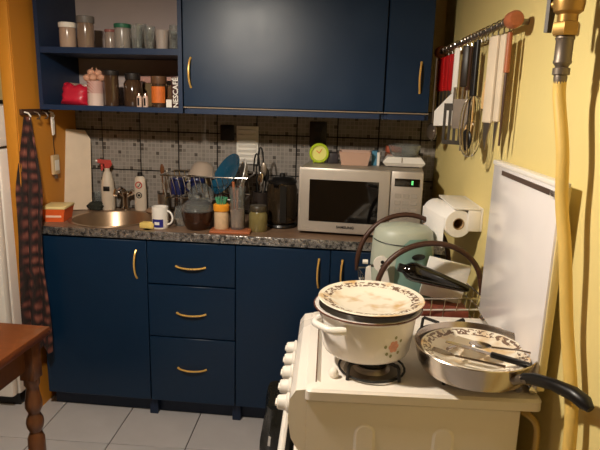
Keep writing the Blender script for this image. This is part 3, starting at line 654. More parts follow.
# red bag
def pillow(w_, h_, d_, n=12):
    m = MB(); vs = []; fs = []
    for s in (-1, 1):
        for j in range(n+1):
            for i in range(n+1):
                u, v = i/n*2-1, j/n*2-1; th = d_*max(0, (1-u**4)*(1-v**4))**.6
                vs.append((u*w_*(1-.05*math.sin(v*9)), s*th*(1-.25*v), (v+1)/2*h_+.006*math.sin(u*8+s)*max(0, v)))
    q = (n+1)**2
    for j in range(n):
        for i in range(n):
            a = j*(n+1)+i; fs += [(a, a+1, a+n+2, a+n+1), (q+a, q+a+n+1, q+a+n+2, q+a+1)]
    return m.add(vs, fs)
t = thing('red_bag', 'crumpled red foil bag at the left end of the lower shelf', 'bag', (.105, -.285, ZL), 0, None, (-.18, .08, .1))
pillow(.06, .095, .028).build('bag_body', mat('red_foil', (190, 34, 56), .3, var=.3, bump=.5, bscale=40), t); bx(-.03, .055, -.004, .004, .088, .1, bev=.002).build('bag_seal', mat('foil_silver', (180, 160, 150), .25, metal=.6), t)
# patterned cup with bulbs
def stripes():
    m = mat('striped_cup', (206, 178, 168), .5); N, L, b = nodes(m); wv = N.new('ShaderNodeTexWave'); wv.bands_direction = 'DIAGONAL'; wv.inputs['Scale'].default_value = 42
    tc = [n for n in N if n.bl_idname == 'ShaderNodeTexCoord'][0]; L.new(tc.outputs['Object'], wv.inputs['Vector'])
    rp = N.new('ShaderNodeValToRGB'); rp.color_ramp.interpolation = 'CONSTANT'; rp.color_ramp.elements[0].color = srgb((214, 190, 178))+(1,); rp.color_ramp.elements[1].position = .55; rp.color_ramp.elements[1].color = srgb((150, 60, 54))+(1,)
    L.new(wv.outputs['Fac'], rp.inputs['Fac']); L.new(rp.outputs[0], b.inputs['Base Color']); return m
t = thing('striped_tin', 'pale tin with a red striped upper half on the lower shelf', 'tin', (.213, -.29, ZL))
lat([(0, 0), (.036, 0), (.036, .055), (0, .055)], 28).build('tin_base', mat('pale_tin', (206, 182, 172), .5), t); lat([(0, .055), (.0362, .055), (.0362, .108), (.034, .11), (0, .104)], 28).build('tin_band', stripes(), t)
for k, (x, y, z) in enumerate(((-.034, -.012, .122), (.0, -.02, .124), (.036, -.008, .124), (-.02, .022, .122), (.016, .004, .144), (-.016, -.004, .146))):
    m = MB().ell((0, 0, 0), (.019, .018, .016), 12, 8, .1, k); m.tube([(0, 0, .013), (.002, 0, .024)], [.005, .002], 6)
    m.build('garlic_bulb', mat('garlic', (196, 146, 120), .6, var=.25, scale=40), None, (.213+x*.9, -.29+y, ZL+z), (.4*math.sin(k*2), .4*math.cos(k), 0))
    tag(bpy.data.objects[[o.name for o in bpy.data.objects if o.name.startswith('garlic_bulb')][-1]], ('leftmost','lower middle','rightmost','rear left','upper right','upper left')[k]+' garlic bulb of the heap on the striped tin', 'garlic', 'garlic bulbs on the tin')
DJ = mat('dark_jar', (70, 50, 36), .12, var=.3, scale=20, coat=.7)
jar('dark_jar', 'tall dark brown glass jar beside the striped tin', .29, -.29, ZL, .033, .158, DJ, mat('black_lid', (36, 30, 28), .5), .022, .95)
jar('dark_jar', 'wide dark brown glass jar in the middle of the lower shelf', .375, -.25, ZL, .042, .15, DJ, mat('black_lid', (36, 30, 28), .5), .03, .75)
for x, l in ((.432, 'left'), (.461, 'right')):
    t = thing('salt_shaker', 'small pale shaker, %s one of the pair before the dark jar' % l, 'shaker', (x, -.322, ZL), 0, 'pair of shakers')
    lat([(0, 0), (.012, 0), (.012, .042), (.009, .05), (0, .05)], 16).build('shaker_body', mat('shaker_pink', (206, 176, 160), .4), t); lat([(0, .0501), (.01, .05), (.008, .06), (0, .062)], 16).build('cap', CHROME, t)
    bx(-.004, .004, -.0135, -.0118, .006, .04).build('dark_stripe', BLACK, t)
jar('coffee_jar', 'brown lidded jar with an orange label on the lower shelf', .515, -.295, ZL, .033, .138, DJ, mat('brown_lid', (96, 66, 44), .5), .034, .95)
band(.0332, .02, .092, -2.8, -.35).build('paper_label', mat('orange_label', (206, 106, 40), .6, var=.2, scale=60), None, (.515, -.295, ZL)); o = bpy.data.objects['paper_label']; o.parent = [q for q in bpy.data.objects if q.name.startswith('coffee_jar')][0]; o.location = (0, 0, 0)
t = jar('spice_bottle', 'dark lidded spice jar with a white label near the lower shelf end', .583, -.3, ZL, .026, .118, mat('spice_fill', (96, 76, 56), .12, var=.4, scale=60, coat=.6), BLACK, .02, .9)
bx(-.024, .024, -.029, -.0262, .002, .036).build('paper_label', WPLAST, t)
t = thing('coffee_box', 'dark red coffee carton with upright white lettering, lower shelf right end', 'carton', (.61, -.322, ZL))
bx(-.022, .019, -.02, .02, 0, .138, bev=.001).build('carton_body', mat('coffee_carton', (62, 28, 24), .4), t)
text('NESCAFÉ', .032, 'lettering', WPLAST, t, (-.002, -.0208, .066), (PI/2, -PI/2, 0), bold=.0006)
tag(bx(-.12, .12, -.006, .006, 0, .03, bev=.002).build('pink_tray', mat('pinkish_tray', (200, 150, 136), .5), None, (.47, -.10, ZL+.112)), 'long pinkish tray edge at the back of the lower shelf', 'tray')
tag(bx(-.13, .13, -.05, .05, 0, .11, bev=.004).build('storage_box', mat('olive_box', (120, 96, 62), .6), None, (.47, -.085, ZL)), 'brown box under the pinkish tray at the back of the shelf', 'box')
tag(MB().ell((0, 0, .03), (.03, .026, .03), 16, 10).build('dark_teapot_lid', mat('dark_round', (52, 40, 34), .35), None, (.585, -.2, ZL+.0)), 'dark round pot behind the white labelled jar', 'pot')

# ================================================================== stove
SA0, SA1, SB0, SB1, HS = -.561, -.024, -1.63, -1.15, .844
ac, bc = (SA0+SA1)/2, (SB0+SB1)/2
hx, hy = (SA1-SA0)/2, (SB1-SB0)/2
st = thing('gas_stove', 'white gas stove with open lid standing against the yellow wall', 'stove', W(ac, bc, 0), TH)
bx(-hx+.005, hx-.045, -hy, hy, .08, HS-.032, bev=.003).build('body', STOVEW, st).data.shade_flat()
for sx in (-1, 1):
    for sy in (-1, 1): lat([(0, 0), (.018, 0), (.02, .01), (.014, .02), (.014, .085), (0, .085)], 14).build('foot', BLACK, st, (sx*(hx-.07)-.01, sy*(hy-.05), 0))
# pressed pills on the side panel facing the room
def pill(w_, z0, z1, d0, d1, n=10):
    pts = [(w_*math.cos(PI*k/n), z1+w_*math.sin(PI*k/n)) for k in range(n+1)]+[(-w_*math.cos(PI*k/n), z0-w_*math.sin(PI*k/n)) for k in range(n+1)]
    m = MB(); nn = len(pts); cx_, cz_ = 0, (z0+z1)/2
    inn = [(p[0]*.72, z1+(p[1]-z1)*.72 if p[1] > cz_ else z0+(p[1]-z0)*.72) for p in pts]
    vs = [(p[0], d0, p[1]) for p in pts]+[(p[0], d1, p[1]) for p in inn]
    return m.add(vs, [(k, (k+1) % nn, nn+(k+1) % nn, nn+k) for k in range(nn)]+[tuple(range(nn, 2*nn))])
for x in (-.125, .055): pill(.026, .2, .735, -hy+.0003, -hy-.0022).build('pressed_panel', STOVEW, st, (x, 0, 0)).data.shade_flat()
# top: tray with raised border
ti = .02
vs = []; fs = []
def ringrect(x0, x1, y0, y1, z, r=.02, n=4):
    out = []
    for (cx_, cy_, a0) in ((x1-r, y1-r, 0), (x0+r, y1-r, PI/2), (x0+r, y0+r, PI), (x1-r, y0+r, 1.5*PI)):
        for k in range(n+1): out.append((cx_+r*math.cos(a0+PI/2*k/n), cy_+r*math.sin(a0+PI/2*k/n), z))
    return out
rings = [ringrect(-hx+.01, hx-.01, -hy+.002, hy-.002, HS-.031, .012), ringrect(-hx, hx, -hy-.006, hy+.006, HS-.028, .015), ringrect(-hx, hx, -hy-.008, hy+.008, HS-.006, .018), ringrect(-hx+.006, hx-.004, -hy-.002, hy+.002, HS, .018),
         ringrect(-hx+.028, hx-.03, -hy+.024, hy-.024, HS, .025), ringrect(-hx+.038, hx-.04, -hy+.034, hy-.034, HS-.014, .022)]
nn = len(rings[0]); vs = [p for r in rings for p in r]
for r_ in range(len(rings)-1):
    for k in range(nn): fs.append((r_*nn+k, r_*nn+(k+1) % nn, (r_+1)*nn+(k+1) % nn, (r_+1)*nn+k))
fs.append(tuple((len(rings)-1)*nn+k for k in range(nn))); fs.append(tuple(range(nn))[::-1])
MB().add(vs, fs).build('hob_tray', STOVEW, st)
bx(-hx+.0255, -hx+.0285, -hy+.03, hy-.03, HS-.002, HS+.0007).build('seam_line', mat('seam_brown', (96, 66, 44), .5), st)  # thin brown strip along the left border of the hob tray
# control panel: bulging front fascia
prof_ = [(-hx+.006, HS-.004), (-hx-.018, HS-.008), (-hx-.032, HS-.03), (-hx-.036, HS-.08), (-hx-.028, HS-.13), (-hx-.012, HS-.16), (-hx+.006, HS-.165)]
MB().prism(prof_, -hy, hy).build('control_panel', STOVEW, st)
for k in range(5):
    kn = lat([(0, 0), (.023, 0), (.024, .005), (.019, .009), (.017, .027), (.014, .03), (0, .03)], 20)
    ko = kn.build('knob', WPLAST, st, (-hx-.035, -.19+k*.076, HS-.068), (0, -PI/2, 0)); bx(-.0025, .0025, -.013, .013, .03, .034).build('grip', WPLAST, ko)
dr = bx(-hx-.022, -hx+.004, -hy+.004, hy-.004, .2, HS-.175, bev=.008).build('oven_door', STOVEW, st)
bx(-hx-.0245, -hx-.021, -.17, .17, .3, .56).build('oven_window', DGLASS, dr)
MB().tube([(-hx-.02, -.19, .625), (-hx-.055, -.185, .63), (-hx-.055, .185, .63), (-hx-.02, .19, .625)], .009).build('door_handle', WPLAST, dr)
bx(-hx-.018, -hx+.004, -hy+.004, hy-.004, .085, .195, bev=.006).build('bottom_drawer', STOVEW, st)
for i, (bx_, by_, r_) in enumerate(((-.105, -.105, .04), (.125, -.105, .034), (-.105, .11, .034), (.125, .11, .045))):
    b_ = lat([(0, HS-.0135), (r_+.03, HS-.0135), (r_+.028, HS-.010), (r_+.006, HS-.009), (r_, HS-.002), (r_, HS+.004), (0, HS+.004)], 28).build('burner', DSTEEL, st, (bx_, by_, 0))
    lat([(0, HS+.005), (r_-.006, HS+.005), (r_-.002, HS+.008), (r_-.006, HS+.012), (0, HS+.013)], 28).build('burner_cap', IRON, b_)
for x, y0 in ((-.105, -.105), (.125, -.105), (-.105, .11), (.125, .11)):
    m = MB().tube([(x+.082*math.cos(2*PI*k/24), y0+.082*math.sin(2*PI*k/24), HS-.006) for k in range(24)], .003, 6, True)
    for k in range(4):
        a = PI/4+PI/2*k; c_, s_2 = math.cos(a), math.sin(a)
        m.tube([(x+.088*c_, y0+.088*s_2, HS-.013), (x+.084*c_, y0+.084*s_2, HS+.02), (x+.08*c_, y0+.08*s_2, HS+.0245), (x+.03*c_, y0+.03*s_2, HS+.0245)], .0045, 6)
    m.build('pan_grate', IRON, st)
MB().ell((0, 0, 0), (.012, .012, .014)).build('ignition_cap', WPLAST, st, (-.2, -.155, HS-.004))
# lid, upright against the wall
lid = bx(-.010, .010, -hy, hy, .022, .482, bev=.006).build('glass_lid', mat('lid_enamel', (236, 230, 228), .16, var=.03, coat=.3), st, (hx-.014, 0, HS), (0, .005, 0))
bx(-.0125, -.0095, -hy+.02, hy-.09, .456, .468).build('slot', mat('slot_brown', (84, 66, 56), .5), lid)
bx(-.0125, -.0095, -hy+.02, -hy+.045, .452, .468).build('clip', WPLAST, lid)
bx(-.004, .0135, -hy-.003, -hy+.018, .02, .483, bev=.003).build('edge_profile', mat('lid_profile', (228, 208, 150), .4), lid); bx(-.004, .0135, hy-.018, hy+.003, .02, .483, bev=.003).build('edge_profile', mat('lid_profile', (228, 208, 150), .4), lid)
bx(-.012, .012, -hy-.003, hy+.003, .476, .489, bev=.003).build('top_profile', WPLAST, lid)
for y in (-.2, .2): MB().tube([(0, y-.02, .012), (0, y+.02, .012)], .011, 10).build('hinge', CHROME, lid)

# pot with plate
PZ = HS+.029
pt = thing('enamel_pot', 'white enamel pot with a pink flower on the near left burner', 'pot', W(-.412, -1.46, PZ), TH)
lat([(0, 0), (.1, 0), (.106, .004), (.11, .012), (.117, .06), (.122, .104), (.131, .111), (.134, .115), (.132, .118), (.123, .116), (.119, .106), (.113, .06), (.105, .012), (0, .006)], 48).build('pot_body', WHITE, pt)
MB().tube([(.1343*math.cos(2*PI*k/48), .1343*math.sin(2*PI*k/48), .1155) for k in range(48)], .0022, 6, True).build('rim', mat('brown_rim', (92, 52, 38), .3), pt)
for s in (-1, 1):
    an = PI+.7 if s < 0 else .7; ca, sa = math.cos(an), math.sin(an)
    pts = []
    for k in range(11):
        u = k/10*2-1; rr = .117+.034*(1-u**4); pts.append((rr*ca-sa*u*.048, rr*sa+ca*u*.048, .088+.004*(1-u*u)))
    MB().tube(pts, [.0085 if abs(k-5) < 4 else .0105 for k in range(11)], 10).build('handle', WHITE, pt)
# flower print: petals laid on the enamel
def on_pot(an, z): r = .1145+(z-.04)*.1+.0008; return Vector((r*math.cos(an), r*math.sin(an), z))
PK = mat('flower_pink', (224, 160, 136), .4, var=.25, scale=90); LG = mat('leaf_grey', (150, 150, 110), .4)
m = MB(); g = MB()
def blob(mm, an, z, r):
    c_ = on_pot(an, z); n_ = 10; vs = [c_+Vector((math.cos(an), math.sin(an), 0))*.0006]
    for k in range(n_):
        q = 2*PI*k/n_; vs.append(on_pot(an+r*math.cos(q)/.13, z+r*math.sin(q)))
    mm.add(vs, [(0, 1+k, 1+(k+1) % n_) for k in range(n_)])
for k in range(6): blob(m, -1.05+.075*math.cos(k*1.05), .05+.0095*math.sin(k*1.05), .0065)
blob(m, -1.05, .05, .007)
for a_, z_ in ((-1.2, .033), (-.92, .032), (-1.24, .052), (-.88, .062), (-1.1, .026), (-1.02, .073)): blob(g, a_, z_, .0045)
m.build('flower_print', PK, pt)['kind'] = 'stuff'; g.build('leaf_print', LG, pt)['kind'] = 'stuff'
pl = thing('china_plate', 'white plate with a brown garland rim lying on the enamel pot', 'plate', W(-.405, -1.463, PZ+.1155), TH, None, (.0, .0, TH))
PLP = [(0, 0), (.075, 0), (.08, .002), (.1, .010), (.13, .018), (.132, .0195), (.13, .021), (.1, .0135), (.078, .0055), (.072, .003), (0, .003)]
lat(PLP, 56).build('dish', CHINA, pl)
tag(lat([(0, 0), (.075, 0), (.08, .002), (.1, .010), (.124, .0172), (.1255, .0185), (.124, .02), (.1, .0125), (.078, .0045), (0, .003)], 48).build('brown_plate', mat('brown_glaze', (74, 44, 34), .3), None, W(-.406, -1.463, PZ+.112)), 'dark brown plate edge under the garland plate on the pot', 'plate')
bpy.data.objects[pl.name].location.z += .002
# frying pan with a plate and cutlery
PN = W(-.163, -1.55, PZ)
pn = thing('frying_pan', 'steel frying pan with black handle on the near right burner', 'pan', PN, TH)
lat([(0, 0), (.112, 0), (.122, .004), (.131, .02), (.139, .055), (.141, .06), (.139, .062), (.136, .056), (.127, .021), (.117, .008), (0, .006)], 52).build('pan_body', STEEL, pn)
hd = Vector((.135, -.30, 0)); hd.normalize()
p0 = hd*.138; 
def hp(d, z): return (hd.x*d, hd.y*d, z)
MB().tube([hp(.133, .036), hp(.155, .05), hp(.175, .058)], [.011, .010, .012], 10).build('handle_bracket', DSTEEL, pn)
MB().tube([hp(.16, .054), hp(.19, .066), hp(.235, .078), hp(.285, .084), hp(.312, .08), hp(.326, .074)], [.011, .013, .0125, .0145, .015, .008], 12).build('handle', BLACK, pn)
pp = thing('china_plate', 'stained garland plate lying in the frying pan', 'plate', (PN[0], PN[1]+.002, PZ+.020), TH, None, (.0, .0, TH+1))
lat([(0, 0), (.06, 0), (.066, .002), (.09, .014), (.123, .028), (.125, .0295), (.123, .031), (.088, .0175), (.064, .006), (0, .004)], 56).build('dish', CHINA, pp)
def place_on(o, a, b, z, rz, rx=0, ry=0): o.location = W(a, b, z); o.rotation_euler = (rx, ry, TH+rz); return o
kn = thing('table_knife', 'table knife with a black handle resting on the pan rim', 'knife')
bx(0, .085, -.0075, .0075, -.006, .006, bev=.004).build('handle', BLACK, kn); MB().prism([(-.1, -.006), (0, -.007), (0, .007), (-.09, .008), (-.1, .002)], -.001, .001, 'z').build('blade', STEEL, kn)
place_on(kn, -.145, -1.612, PZ+.066, -.33, 0, .12)
sp = thing('spoon', 'steel spoon lying across the plate in the pan', 'spoon')
MB().tube([(0, 0, 0), (.06, 0, .004), (.12, 0, .001)], [.0035, .0025, .004], 8).build('stem', STEEL, sp)
m = lat([(0, -.006), (.6, -.003), (1, .002), (.96, .003), (.6, -.001), (0, -.003)], 20); m.v = [(v[0]*.026-.024, v[1]*.018, v[2]) for v in m.v]; m.build('bowl', STEEL, sp)
place_on(sp, -.13, -1.565, PZ+.062, -.25, 0, .03)
fk = thing('fork', 'steel fork lying tines up on the plate in the pan', 'fork')
MB().tube([(.02, 0, 0), (.13, 0, .004)], [.003, .004], 8).build('stem', STEEL, fk)
for k in range(4): MB().tube([(.02, 0, 0), (0, (k-1.5)*.006, .001), (-.035, (k-1.5)*.006, .004)], .0014, 6).build('tine', STEEL, fk)
place_on(fk, -.235, -1.585, PZ+.05, -.5, 0, 0)
wd = thing('spatula', 'wide pale spatula leaning in the pan', 'spatula')
MB().prism([(-.03, -.02), (.035, -.028), (.035, .028), (-.03, .02)], -.0015, .0015, 'z').build('blade', mat('worn_steel', (206, 190, 166), .35, metal=.5), wd); MB().tube([(-.03, 0, 0), (-.075, 0, .006)], .004).build('stem', STEEL, wd)
place_on(wd, -.19, -1.535, PZ+.056, .9, 0, .05)

# ================================================================== cart with basket behind the stove
ct = thing('side_cart', 'small white cart between the worktop and the stove', 'cart', W(-.2, -.86, 0), TH)
bx(-.185, .185, -.24, .24, .715, .735, bev=.004).build('cart_top', WPLAST, ct); bx(-.175, .175, -.23, .23, .3, .315).build('shelf', WPLAST, ct)
for sx in (-1, 1):
    for sy in (-1, 1): MB().tube([(sx*.165, sy*.22, 0), (sx*.165, sy*.22, .715)], .011).build('leg', WPLAST, ct)
BZ = .735
bk = thing('wire_basket', 'wire basket with two arched brown handles behind the stove', 'basket', W(-.2, -.9, BZ), TH+.14)
BX_, BY_ = .175, .175
def rr(z, s=1): return [(-BX_*s, -BY_*s, z), (BX_*s, -BY_*s, z), (BX_*s, BY_*s, z), (-BX_*s, BY_*s, z)]
for z, s in ((.004, .9), (.05, .93), (.1, .965), (.14, 1)): MB().tube(rr(z, s), .0028, 7, True).build('hoop', WPLAST if z < .14 else CHROME, bk)
for sy in (-1, 1):
    for k in range(9):
        x = -BX_+2*BX_*k/8; MB().tube([(x*.9, sy*BY_*.9, .004), (x, sy*BY_, .14)], .0016, 6).build('upright_wire', CHROME, bk)
for sx in (-1, 1):
    for k in range(1, 8):
        y = -BY_+2*BY_*k/8; MB().tube([(sx*BX_*.9, y*.9, .004), (sx*BX_, y, .14)], .0016, 6).build('upright_wire', CHROME, bk)
for k in range(1, 8): MB().tube([(-BX_*.9, (-BY_+2*BY_*k/8)*.9, .004), (BX_*.9, (-BY_+2*BY_*k/8)*.9, .004)], .0016, 6).build('floor_wire', CHROME, bk)
for y, top, ox in ((-.14, .315, .0), (.14, .352, -.012)):
    pts = [(x_+ox, y, .14+(top-.14)*math.sin(math.acos(max(-1, min(1, x_/.176))))**.85) for x_ in [-.176*math.cos(PI*k/22) for k in range(23)]]
    MB().tube(pts, [.005]+[.0092]*21+[.005], 10).build('arched_handle', BROWNB, bk)
# mint kettle in the basket
kt = thing('mint_kettle', 'pale green electric kettle standing in the wire basket', 'kettle', W(-.252, -.87, BZ+.008), TH)
prof_ = [(0, 0), (.1, 0), (.108, .01), (.112, .06), (.111, .18), (.106, .28), (.1, .31), (.085, .325), (.045, .333), (0, .335)]
kb = lat(prof_, 40); kb.v = [(v[0], v[1]*.78, v[2]) for v in kb.v]; kb.build('kettle_body', SAGE, kt)
pm = MB(); vs = []; fs = []; n_ = 16
for j in range(13):
    z = .03+.265*j/12; r_ = .112 if z < .06 else (.112-.001*(z-.06)/.12 if z < .18 else .111-.005*(z-.18)/.1); hw = .95*math.sqrt(max(.02, 1-(max(0, z-.2)/.105)**2))*.75
    for i in range(n_+1):
        a = -PI/2+.42+hw*(i/n_*2-1); vs.append(((r_+.0025)*math.cos(a), (r_+.0025)*math.sin(a)*.78, z))
for j in range(12):
    for i in range(n_): a = j*(n_+1)+i; fs.append((a, a+1, a+n_+2, a+n_+1))
pm.add(vs, fs).build('front_panel', MINT, kt)
m = MB().ell((0, 0, 0), (.026, .004, .011)); m.build('dark_badge', BLACK, kt, (.045, -.0815, .235), (0, 0, .36))
MB().tube([(.1075*math.cos(a), .1075*.78*math.sin(a)-.001, .285-.012*math.sin(-a)) for a in [-2.9+.1*k for k in range(14)]], .0015, 6).build('lid_seam', BLACK, kt)
MB().tube([(.07, .05, .28), (.1, .075, .265), (.108, .08, .2), (.095, .075, .12), (.075, .055, .08)], .012).build('handle', SAGE, kt)
# black bottle lying, white box, plates etc. in the basket
bt = thing('black_bottle', 'black bottle lying across the front of the basket', 'bottle', W(-.285, -1.04, BZ+.232), TH, None, (0, PI/2+.265, TH-.05))
lat([(0, 0), (.012, 0), (.014, .004), (.014, .016), (.018, .022), (.028, .034), (.032, .05), (.03, .08), (.022, .15), (.015, .215), (.01, .236), (0, .238)], 28).build('bottle_body', DGLASS, bt)
lat([(0, -.001), (.0135, -.001), (.0145, .004), (.0145, .018), (0, .019)], 20).build('cap', BLACK, bt)
tag(bx(-.07, .07, -.012, .012, 0, .135, bev=.003).build('white_box', PAPER, None, W(-.13, -.965, BZ+.105), (0, .2, TH-.05)), 'white carton standing tilted in the basket behind the black bottle', 'carton')
tag(bx(-.08, .08, -.06, .06, 0, .088, bev=.006).build('food_pack', mat('red_food_pack', (128, 66, 52), .4, var=.6, scale=26), None, W(-.13, -1.0, BZ+.008), (0, 0, TH)), 'red patterned food pack at the bottom of the basket', 'pack')
go = thing('can_opener', 'white can opener wheel with dark holes at the basket corner', 'opener', W(-.335, -.985, BZ+.15), TH)
disc(.026, -.006, .006).build('wheel', WPLAST, go, (0, 0, .075)); 
for dz in (-.007, .007): disc(.006, -.0075, -.0062).build('hole', BLACK, go, (.003, 0, .075+dz))
MB().prism([(-.012, .055), (.022, .052), (.034, .0), (.014, -.012), (-.004, .02)], -.004, .004).build('wheel_bracket', WPLAST, go)
MB().prism([(-.035, .07), (-.03, .02), (-.022, -.005), (-.045, -.02), (-.052, .02), (-.05, .06)], -.005, .005).build('lever', WPLAST, go)
MB().tube([(-.045, 0, .08), (-.062, 0, .08)], .0075, 10).build('thumb_knob', WPLAST, go); bx(-.04, .0, -.004, .004, .064, .072).build('link', CHROME, go)

# ================================================================== bin bag on the floor before the stove
bg = thing('bin_bag', 'black bin bag standing on the floor before the stove', 'bag', (1.235, -.98, 0))
m = MB(); rnd = random.Random(4); vs = []; fs = []; n_ = 28; lv = 16
for j in range(lv+1):
    v = j/lv; z = .44*v
    for k in range(n_):
        a = 2*PI*k/n_; r_ = (.085+.02*math.sin(PI*v)+.012*v)*(1+.07*math.sin(a*5+v*7)+.05*math.sin(a*9-v*5))
        vs.append((r_*math.cos(a), r_*math.sin(a)*1.15, z+.02*math.sin(a*3)*v))
for j in range(lv):
    for k in range(n_): fs.append((j*n_+k, j*n_+(k+1) % n_, (j+1)*n_+(k+1) % n_, (j+1)*n_+k))
fs.append(tuple(range(n_))[::-1])
o_ = len(vs); vs.append((0, 0, .4)); fs += [(lv*n_+k, lv*n_+(k+1) % n_, o_) for k in range(n_)]
m.add(vs, fs).build('bag_body', BIN, bg)
tag(MB().prism([(-.012, -.02), (.012, -.024), (.008, .014), (-.008, .02)], -.001, .001).build('paper_scrap', PAPER, None, (1.168, -1.085, .318), (.1, 0, 0)), 'white paper scrap on the front of the bin bag', 'paper')

# ================================================================== right wall: utensil rail
rl = thing('utensil_rail', 'long metal hook rail with a wooden end on the yellow wall', 'rail', W(0, -.72, 1.708), TH)
MB().tube([(-.05, -.475, 0), (-.05, .5, 0)], .009, 12).build('bar', DSTEEL, rl)
for y in (-.46, .485): MB().tube([(0, y, 0), (-.05, y, 0)], .008).build('bracket', DSTEEL, rl)
e = lat([(0, 0), (.017, 0), (.022, .01), (.022, .042), (.017, .052), (0, .054)], 20); e.build('end_knob', WOODR, rl, (-.05, -.468, 0), (PI/2, 0, 0))
e = lat([(0, 0), (.02, 0), (.026, .012), (.026, .03), (.02, .04), (0, .042)], 20); e.build('end_knob', WOODR, rl, (-.05, .49, 0), (-PI/2, 0, 0))
hk = MB().tube([(-.05+.014*math.cos(a), 0, .0135*math.sin(a)) for a in [PI*1.25-k*PI*1.25/8*1.2 for k in range(9)]]+[(-.038, 0, -.02), (-.045, 0, -.032), (-.056, 0, -.03)], .0022, 6).mesh('hook', CHROME)
def blade_prism(pts, th=.0015): return MB().prism(pts, -th, th, 'x')
UT = []
def ut(name, label, b, cat='utensil', tilt=0, a=-.055, grp='utensils on the wall rail', rz=.5):
    link('hook', hk, rl, (0, b+.72, 0))
    t = thing(name, label, cat, W(a, b, 1.675), TH, grp, (0, tilt, TH+rz)); return t
for k, b in enumerate((-.26, -.335, -.41, -.485, -.56)):
    l = ['farthest red handled knife on the rail, next to the wall cabinet', 'second red handled knife from the wall cabinet', 'middle one of the five red handled knives', 'fourth red handled knife from the wall cabinet', 'red handled knife next to the white spatula'][k]
    t = ut('red_knife', l, b, 'knife', rz=.15); bx(-.008, .008, -.017, .017, -.135, .005, bev=.006).build('handle', RED, t)
    blade_prism([(-.014, -.133), (.014, -.133), (.015, -.19), (.008, -.25), (-.002, -.285), (-.014, -.22)]).build('blade', DSTEEL, t)
t = ut('skimmer', 'wire skimmer hanging lowest near the wall cabinet', -.33, 'skimmer', 0, -.085)
MB().tube([(0, 0, 0), (0, 0, -.27)], .0035).build('stem', DSTEEL, t)
for r_ in (.035, .02): MB().tube([(.004*math.cos(q), r_*math.cos(q), -.305+r_*math.sin(q)) for q in [2*PI*k/20 for k in range(20)]], .0025, 6, True).build('ring', CHROME, t)
MB().ell((0, 0, -.305), (.006, .034, .034)).build('mesh_bowl', DSTEEL, t)
t = ut('white_spatula', 'white plastic spatula with a slanted blade on the rail', -.665, 'spatula', 0, -.075)
bx(-.004, .004, -.011, .011, -.15, .005, bev=.003).build('handle', WPLAST, t); blade_prism([(-.011, -.15), (.011, -.15), (.1, -.215), (.1, -.27), (-.011, -.265)], .002).build('blade', WPLAST, t)
t = ut('slotted_turner', 'dark slotted turner with a white handle on the rail', -.725, 'turner', 0, -.085, rz=.9)
bx(-.004, .004, -.01, .01, -.13, .005, bev=.003).build('handle', WPLAST, t); MB().tube([(0, 0, -.13), (0, 0, -.19)], .004).build('stem', DSTEEL, t)
m = MB()
for k in range(4): m.box(-.0015, .0015, -.036+k*.0205, -.026+k*.0205, -.315, -.21)
m.box(-.0015, .0015, -.036, .0355, -.33, -.315).box(-.0015, .0015, -.036, .0355, -.21, -.185); m.build('slotted_blade', mat('dark_nylon', (54, 48, 40), .4), t)
t = ut('meat_fork', 'dark two pronged fork hanging beside the slotted turner', -.765, 'fork', 0, -.05)
bx(-.005, .005, -.01, .01, -.14, .005, bev=.003).build('handle', BROWNB, t); MB().tube([(0, 0, -.14), (0, 0, -.24)], .004).build('stem', DSTEEL, t)
for s in (-1, 1): MB().tube([(0, 0, -.24), (0, s*.012, -.26), (0, s*.012, -.35)], .003).build('prong', DSTEEL, t)
t = ut('grey_masher', 'grey masher plate on a steel stem beside the meat fork', -.81, 'masher', 0, -.075, rz=.9)
bx(-.005, .005, -.012, .012, -.13, .005, bev=.004).build('handle', mat('dark_brown_plastic', (42, 32, 24), .4), t); blade_prism([(-.03, -.17), (.03, -.17), (.03, -.27), (-.03, -.27)], .003).build('plate', GREYM, t); MB().tube([(0, 0, -.13), (0, 0, -.17)], .004).build('stem', DSTEEL, t)
for k, (b, mt, L_, l) in enumerate(((-.855, DSTEEL, .30, 'steel ladle with a long flat stem on the rail'), (-.895, WOODL, .31, 'pale wooden spoon hanging beside the steel ladle'), (-.93, BLACK, .33, 'black spoon hanging left of the whisk'))):
    t = ut(('ladle', 'wooden_spoon', 'black_spoon')[k], l, b, 'spoon', 0, (-.05, -.06, -.075)[k])
    bx(-.003, .003, -.007, .007, -L_+.06, .005, bev=.002).build('stem', mt, t); MB().ell((-.004, 0, -L_+.03), (.008, .024, .035)).build('bowl', mt, t)
t = ut('whisk', 'steel balloon whisk hanging in the middle of the rail', -.985, 'whisk', 0, -.08)
MB().tube([(0, 0, .005), (0, 0, -.16)], [.007, .008], 10).build('handle', BLACK, t)
for k in range(6):
    a = PI*k/6; MB().tube([(.036*math.sin(q)**.8*math.cos(a)*(1 if q < PI else -1), .036*math.sin(q)**.8*math.sin(a), -.16-.19*(1-math.cos(q))/2-0) for q in [PI*j/14 for j in range(15)]]+[(0, 0, -.35)], .0013, 5).build('whisk_wire', CHROME, t, (0, 0, 0), (0, 0, 0)); MB().tube([(-.036*math.sin(q)**.8*math.cos(a), -.036*math.sin(q)**.8*math.sin(a), -.16-.19*(1-math.cos(q))/2) for q in [PI*j/14 for j in range(15)]], .0013, 5).build('whisk_wire', CHROME, t)
t = ut('wooden_spatula', 'pale wooden spatula hanging right of the whisk', -1.045, 'spatula')
MB().prism([(-.009, .005), (.009, .005), (.009, -.1), (.02, -.16), (.018, -.2), (-.018, -.2), (-.02, -.16), (-.009, -.1)], -.003, .003, 'x').build('blade', WOODL, t)
t = ut('cake_slice', 'long cream handled serving knife near the wooden rail end', -1.1, 'knife', 0, -.062, rz=.2)
